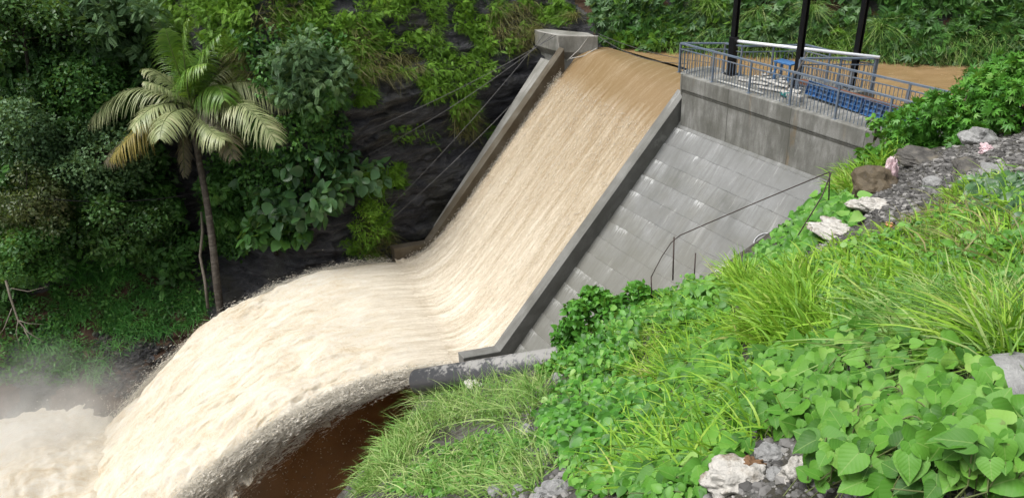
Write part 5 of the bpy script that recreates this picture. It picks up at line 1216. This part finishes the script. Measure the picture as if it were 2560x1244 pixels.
vine('heart_leaf_vine', 'vine of smaller leaves in the middle of the bank below the bare soil', 'vine', [([(1560, 1060), (1700, 1010), (1860, 1060), (1860, 1160), (1740, 1230), (1560, 1240)], 420)], .085, HEART, 'heart', .12, 160, group=VG)
vine('heart_leaf_vine', 'vine of rounded leaves left of the bright grass clump', 'vine', [([(1620, 860), (1780, 800), (1850, 860), (1800, 960), (1660, 980)], 420)], .105, HEART, 'heart', .16, 160, group=VG)
vine('heart_leaf_vine', 'dull green vine leaves threaded through the grass above the biggest leaves', 'vine', [([(1950, 880), (2150, 790), (2450, 760), (2560, 780), (2540, 900), (2300, 900), (2050, 900)], 520)], .09, HEART, 'weed', .14, 160, group=VG)
vine('heart_leaf_vine', 'grey green vine leaves at the right edge below the gravel heap', 'vine', [([(2400, 470), (2480, 445), (2560, 450), (2560, 560), (2450, 540)], 260)], .12, HEART, 'leaf_broad', .16, 90, group=VG)
vine('heart_leaf_vine', 'vine creeping over the crest under the short upright bar by the gravel heap', 'vine', [([(1985, 610), (1980, 540), (2030, 480), (2070, 440), (2140, 520), (2150, 560), (2060, 590)], 520)], .16, HEART, 'weed', .3, 120, group=VG)
vine('heart_leaf_vine', 'low vine on the crest between the torn sack and the leaning bar', 'vine', [([(1840, 720), (1850, 660), (1960, 560), (2000, 570), (2060, 600), (1960, 680)], 420)], .12, HEART, 'weed', .2, 80, group=VG)
SG = 'leafy shrubs on the near bank'
vine('leafy_shrub', 'dark leafy shrub leaning over the black pipe end', 'shrub', [([(1390, 940), (1400, 830), (1470, 770), (1560, 780), (1600, 870), (1560, 960), (1440, 980)], 1900)], .10, BROAD, 'bush', .7, 300, up=.5, group=SG)
vine('leafy_shrub', 'leafy shrub growing around the foot of the tallest upright bar', 'shrub', [([(1480, 780), (1560, 740), (1700, 735), (1830, 730), (1830, 800), (1700, 840), (1560, 830)], 1700)], .105, BROAD, 'weed', .5, 260, up=.5, group=SG)
vine('leafy_shrub', 'broad patch of leafy weeds between the dark shrub and the stony patch', 'shrub', [([(1340, 1050), (1400, 960), (1560, 940), (1640, 980), (1600, 1080), (1480, 1150), (1360, 1130)], 1500)], .095, BROAD, 'bush', .26, 260, up=.6, group=SG)
vine('leafy_shrub', 'low pale weeds at the bottom of the bank beside the row of stones', 'shrub', [([(1400, 1150), (1560, 1100), (1720, 1150), (1760, 1244), (1440, 1244)], 900)], .06, BROAD, 'weed', .12, 160, up=.6, group=SG)
vine('leafy_shrub', 'small leaved weeds below the pale tall grass', 'shrub', [([(960, 1230), (1060, 1130), (1220, 1080), (1330, 1100), (1250, 1200), (1100, 1244)], 1300)], .065, BROAD, 'weed', .14, 160, up=.6, group=SG)
vine('leafy_shrub', 'weeds growing through the vines in the middle of the bank', 'shrub', [([(1600, 980), (1800, 900), (1950, 960), (1800, 1060), (1640, 1080)], 800)], .06, BROAD, 'weed', .14, 160, up=.6, group=SG)
vine('leafy_shrub', 'weeds in the bright grass below the broad gravel heap', 'shrub', [([(2050, 760), (2300, 660), (2560, 600), (2560, 760), (2300, 800), (2100, 860)], 900), ([(1950, 720), (2100, 620), (2350, 540), (2560, 480), (2560, 640), (2300, 700), (2050, 800)], 1300)], .062, BROAD, 'weed', .24, 160, up=.6, group=SG)
# the big bush at the end of the dam
def bush(name, label, blobs, n, size, base, mat, group=SG):
    root = empty(name, blobs[0][0], label, 'shrub', group); sets = []; mb = MB()
    for (c, r) in blobs:
        lv, cc_ = crown_leaves(np.array(c), r, int(n / len(blobs)), size, BASES[base], 18, .15, .5); sets.append(lv)
        for q in cc_[:7]: mb.tube([np.array(c) - UP * r[2] * 1.2, (np.array(c) + q) / 2, q], [.018, .012, .005], 5)
    leafobj('leaves', sets, M[mat], root); mb.build('stems', M['twig'], root, smooth=True); return root
def bl(px, py, d, rp): return (at(px, py, d), (rp / F * d, rp / F * d, rp / F * d * .85))
bush('leafy_shrub', 'big spreading bush in front of the far end of the deck railing', [bl(2330, 310, 15.8, 75), bl(2410, 250, 15.2, 75), bl(2500, 220, 14.8, 75), bl(2270, 360, 16, 45), bl(2560, 260, 14., 80), bl(2430, 330, 15, 60), bl(2590, 200, 14, 60)], 6500, .15, 'palmate', 'bush')
bush('leafy_shrub', 'airy pale leaved sprigs reaching out over the end of the dam', [bl(2190, 325, 17, 30), bl(2230, 300, 17, 28), bl(2245, 350, 16.5, 30), bl(2545, 150, 14, 16)], 420, .13, 'broad', 'weed')
bush('leafy_shrub', 'small bright bush between the bright grass and the dam edge', [bl(2190, 410, 15.4, 40), bl(2240, 395, 15.2, 34)], 900, .14, 'broad', 'weed')
# the bank and hill go on outside the picture
def outside(n, x0, x1, y0, y1):
    xy = rng.uniform([x0, y0], [x1, y1], (n, 2)); P, N = [], []
    for x, y in xy:
        h, nn, _, _ = GB.ray_cast(Vector((x, y, 40)), Vector((0, 0, -1)))
        if h is not None: P.append(h[:]); N.append(nn[:])
    P, N = np.array(P), np.array(N); u, v, d = proj(P)
    k = ((u > 2760) | (v > 1600) | (d < .2)) & (np.hypot(P[:, 0], P[:, 1]) > .9) & (P[:, 2] > -.2); return P[k], N[k]
P, N = outside(9000, -4, 18, -5, 18); P = np.repeat(P, 8, 0) + rng.normal(0, .09, (len(P) * 8, 3)) * [1, 1, .1]; n = len(P)
o = leafobj('grass', [blades(P, norm(UP + rng.normal(0, .45, (n, 3))), .3 * rng.uniform(.5, 1.3, n), .009, .6 * rng.uniform(.3, 1.6, n))], M['grass']); tag(o, 'bright grass carrying on around the photographer on top of the bank', 'grass', kind='stuff')
P, N = outside(6000, -3, 16, -4, 16); n = len(P)
o = leafobj('weeds', [leaves(HEART, P + UP * rng.uniform(.03, .2, n)[:, None], rdir(n), norm(UP + rng.normal(0, .35, (n, 3))), .1 * rng.uniform(.5, 1.2, n))], M['weed']); tag(o, 'low weeds in the grass around the photographer', 'weeds', kind='stuff')
OUT = [([(2560, -320), (3300, -320), (3300, 175), (2560, 165)], 5200), ([(1490, -320), (2560, -320), (2560, -20), (1490, -20)], 5200), ([(-700, -320), (1490, -320), (1490, -20), (-700, -20)], 9000), ([(-700, -20), (-30, -20), (-30, 900), (-700, 900)], 7000)]
o = leafobj('hill_foliage', [cover(HB, OUT, DIAMOND, .3, .9, .3), cover(HB, [(p_, n_ // 3) for p_, n_ in OUT], FERN, .45, .7, .35)], M['leaf_mid']); tag(o, 'green foliage covering the higher and farther parts of the hillside', 'foliage', kind='stuff')
bush('leafy_shrub', 'uneven leafy shrubs standing up against the foot of the block face', [bl(1450, 800, 12.4, 42), bl(1530, 765, 12.5, 36), bl(1600, 735, 12.6, 30), bl(1485, 745, 12.6, 24), bl(1420, 870, 12.6, 46)], 2600, .10, 'broad', 'bush')
bush('leafy_shrub', 'leafy shrub clump overlapping the near end of the black pipe', [bl(1400, 930, 12.4, 40), bl(1450, 985, 10.5, 44), bl(1375, 1000, 11.5, 26)], 1700, .10, 'broad', 'weed')
bush('leafy_shrub', 'rounded shrub between the leaning bar and the bright grass', [bl(1760, 735, 12.2, 36), bl(1700, 770, 11.6, 34), bl(1830, 700, 12, 24)], 1500, .10, 'broad', 'weed')
# arching bare vine tendrils
for px0, py0, px1, py1, d_, lb in [(2170, 960, 2360, 960, 3.3, 'thin pale tendril arching over the biggest heart leaves'), (2430, 1080, 2455, 1000, 2.6, 'curled pale tendril beside the concrete slab')]:
    mb = MB(); a_, b_ = at(px0, py0, d_), at(px1, py1, d_ + .2); mb.tube(sag(a_, b_, -.1, 16), .0028, 5); tag(mb.build('tendril', M['stem'], smooth=True), lb, 'tendril')
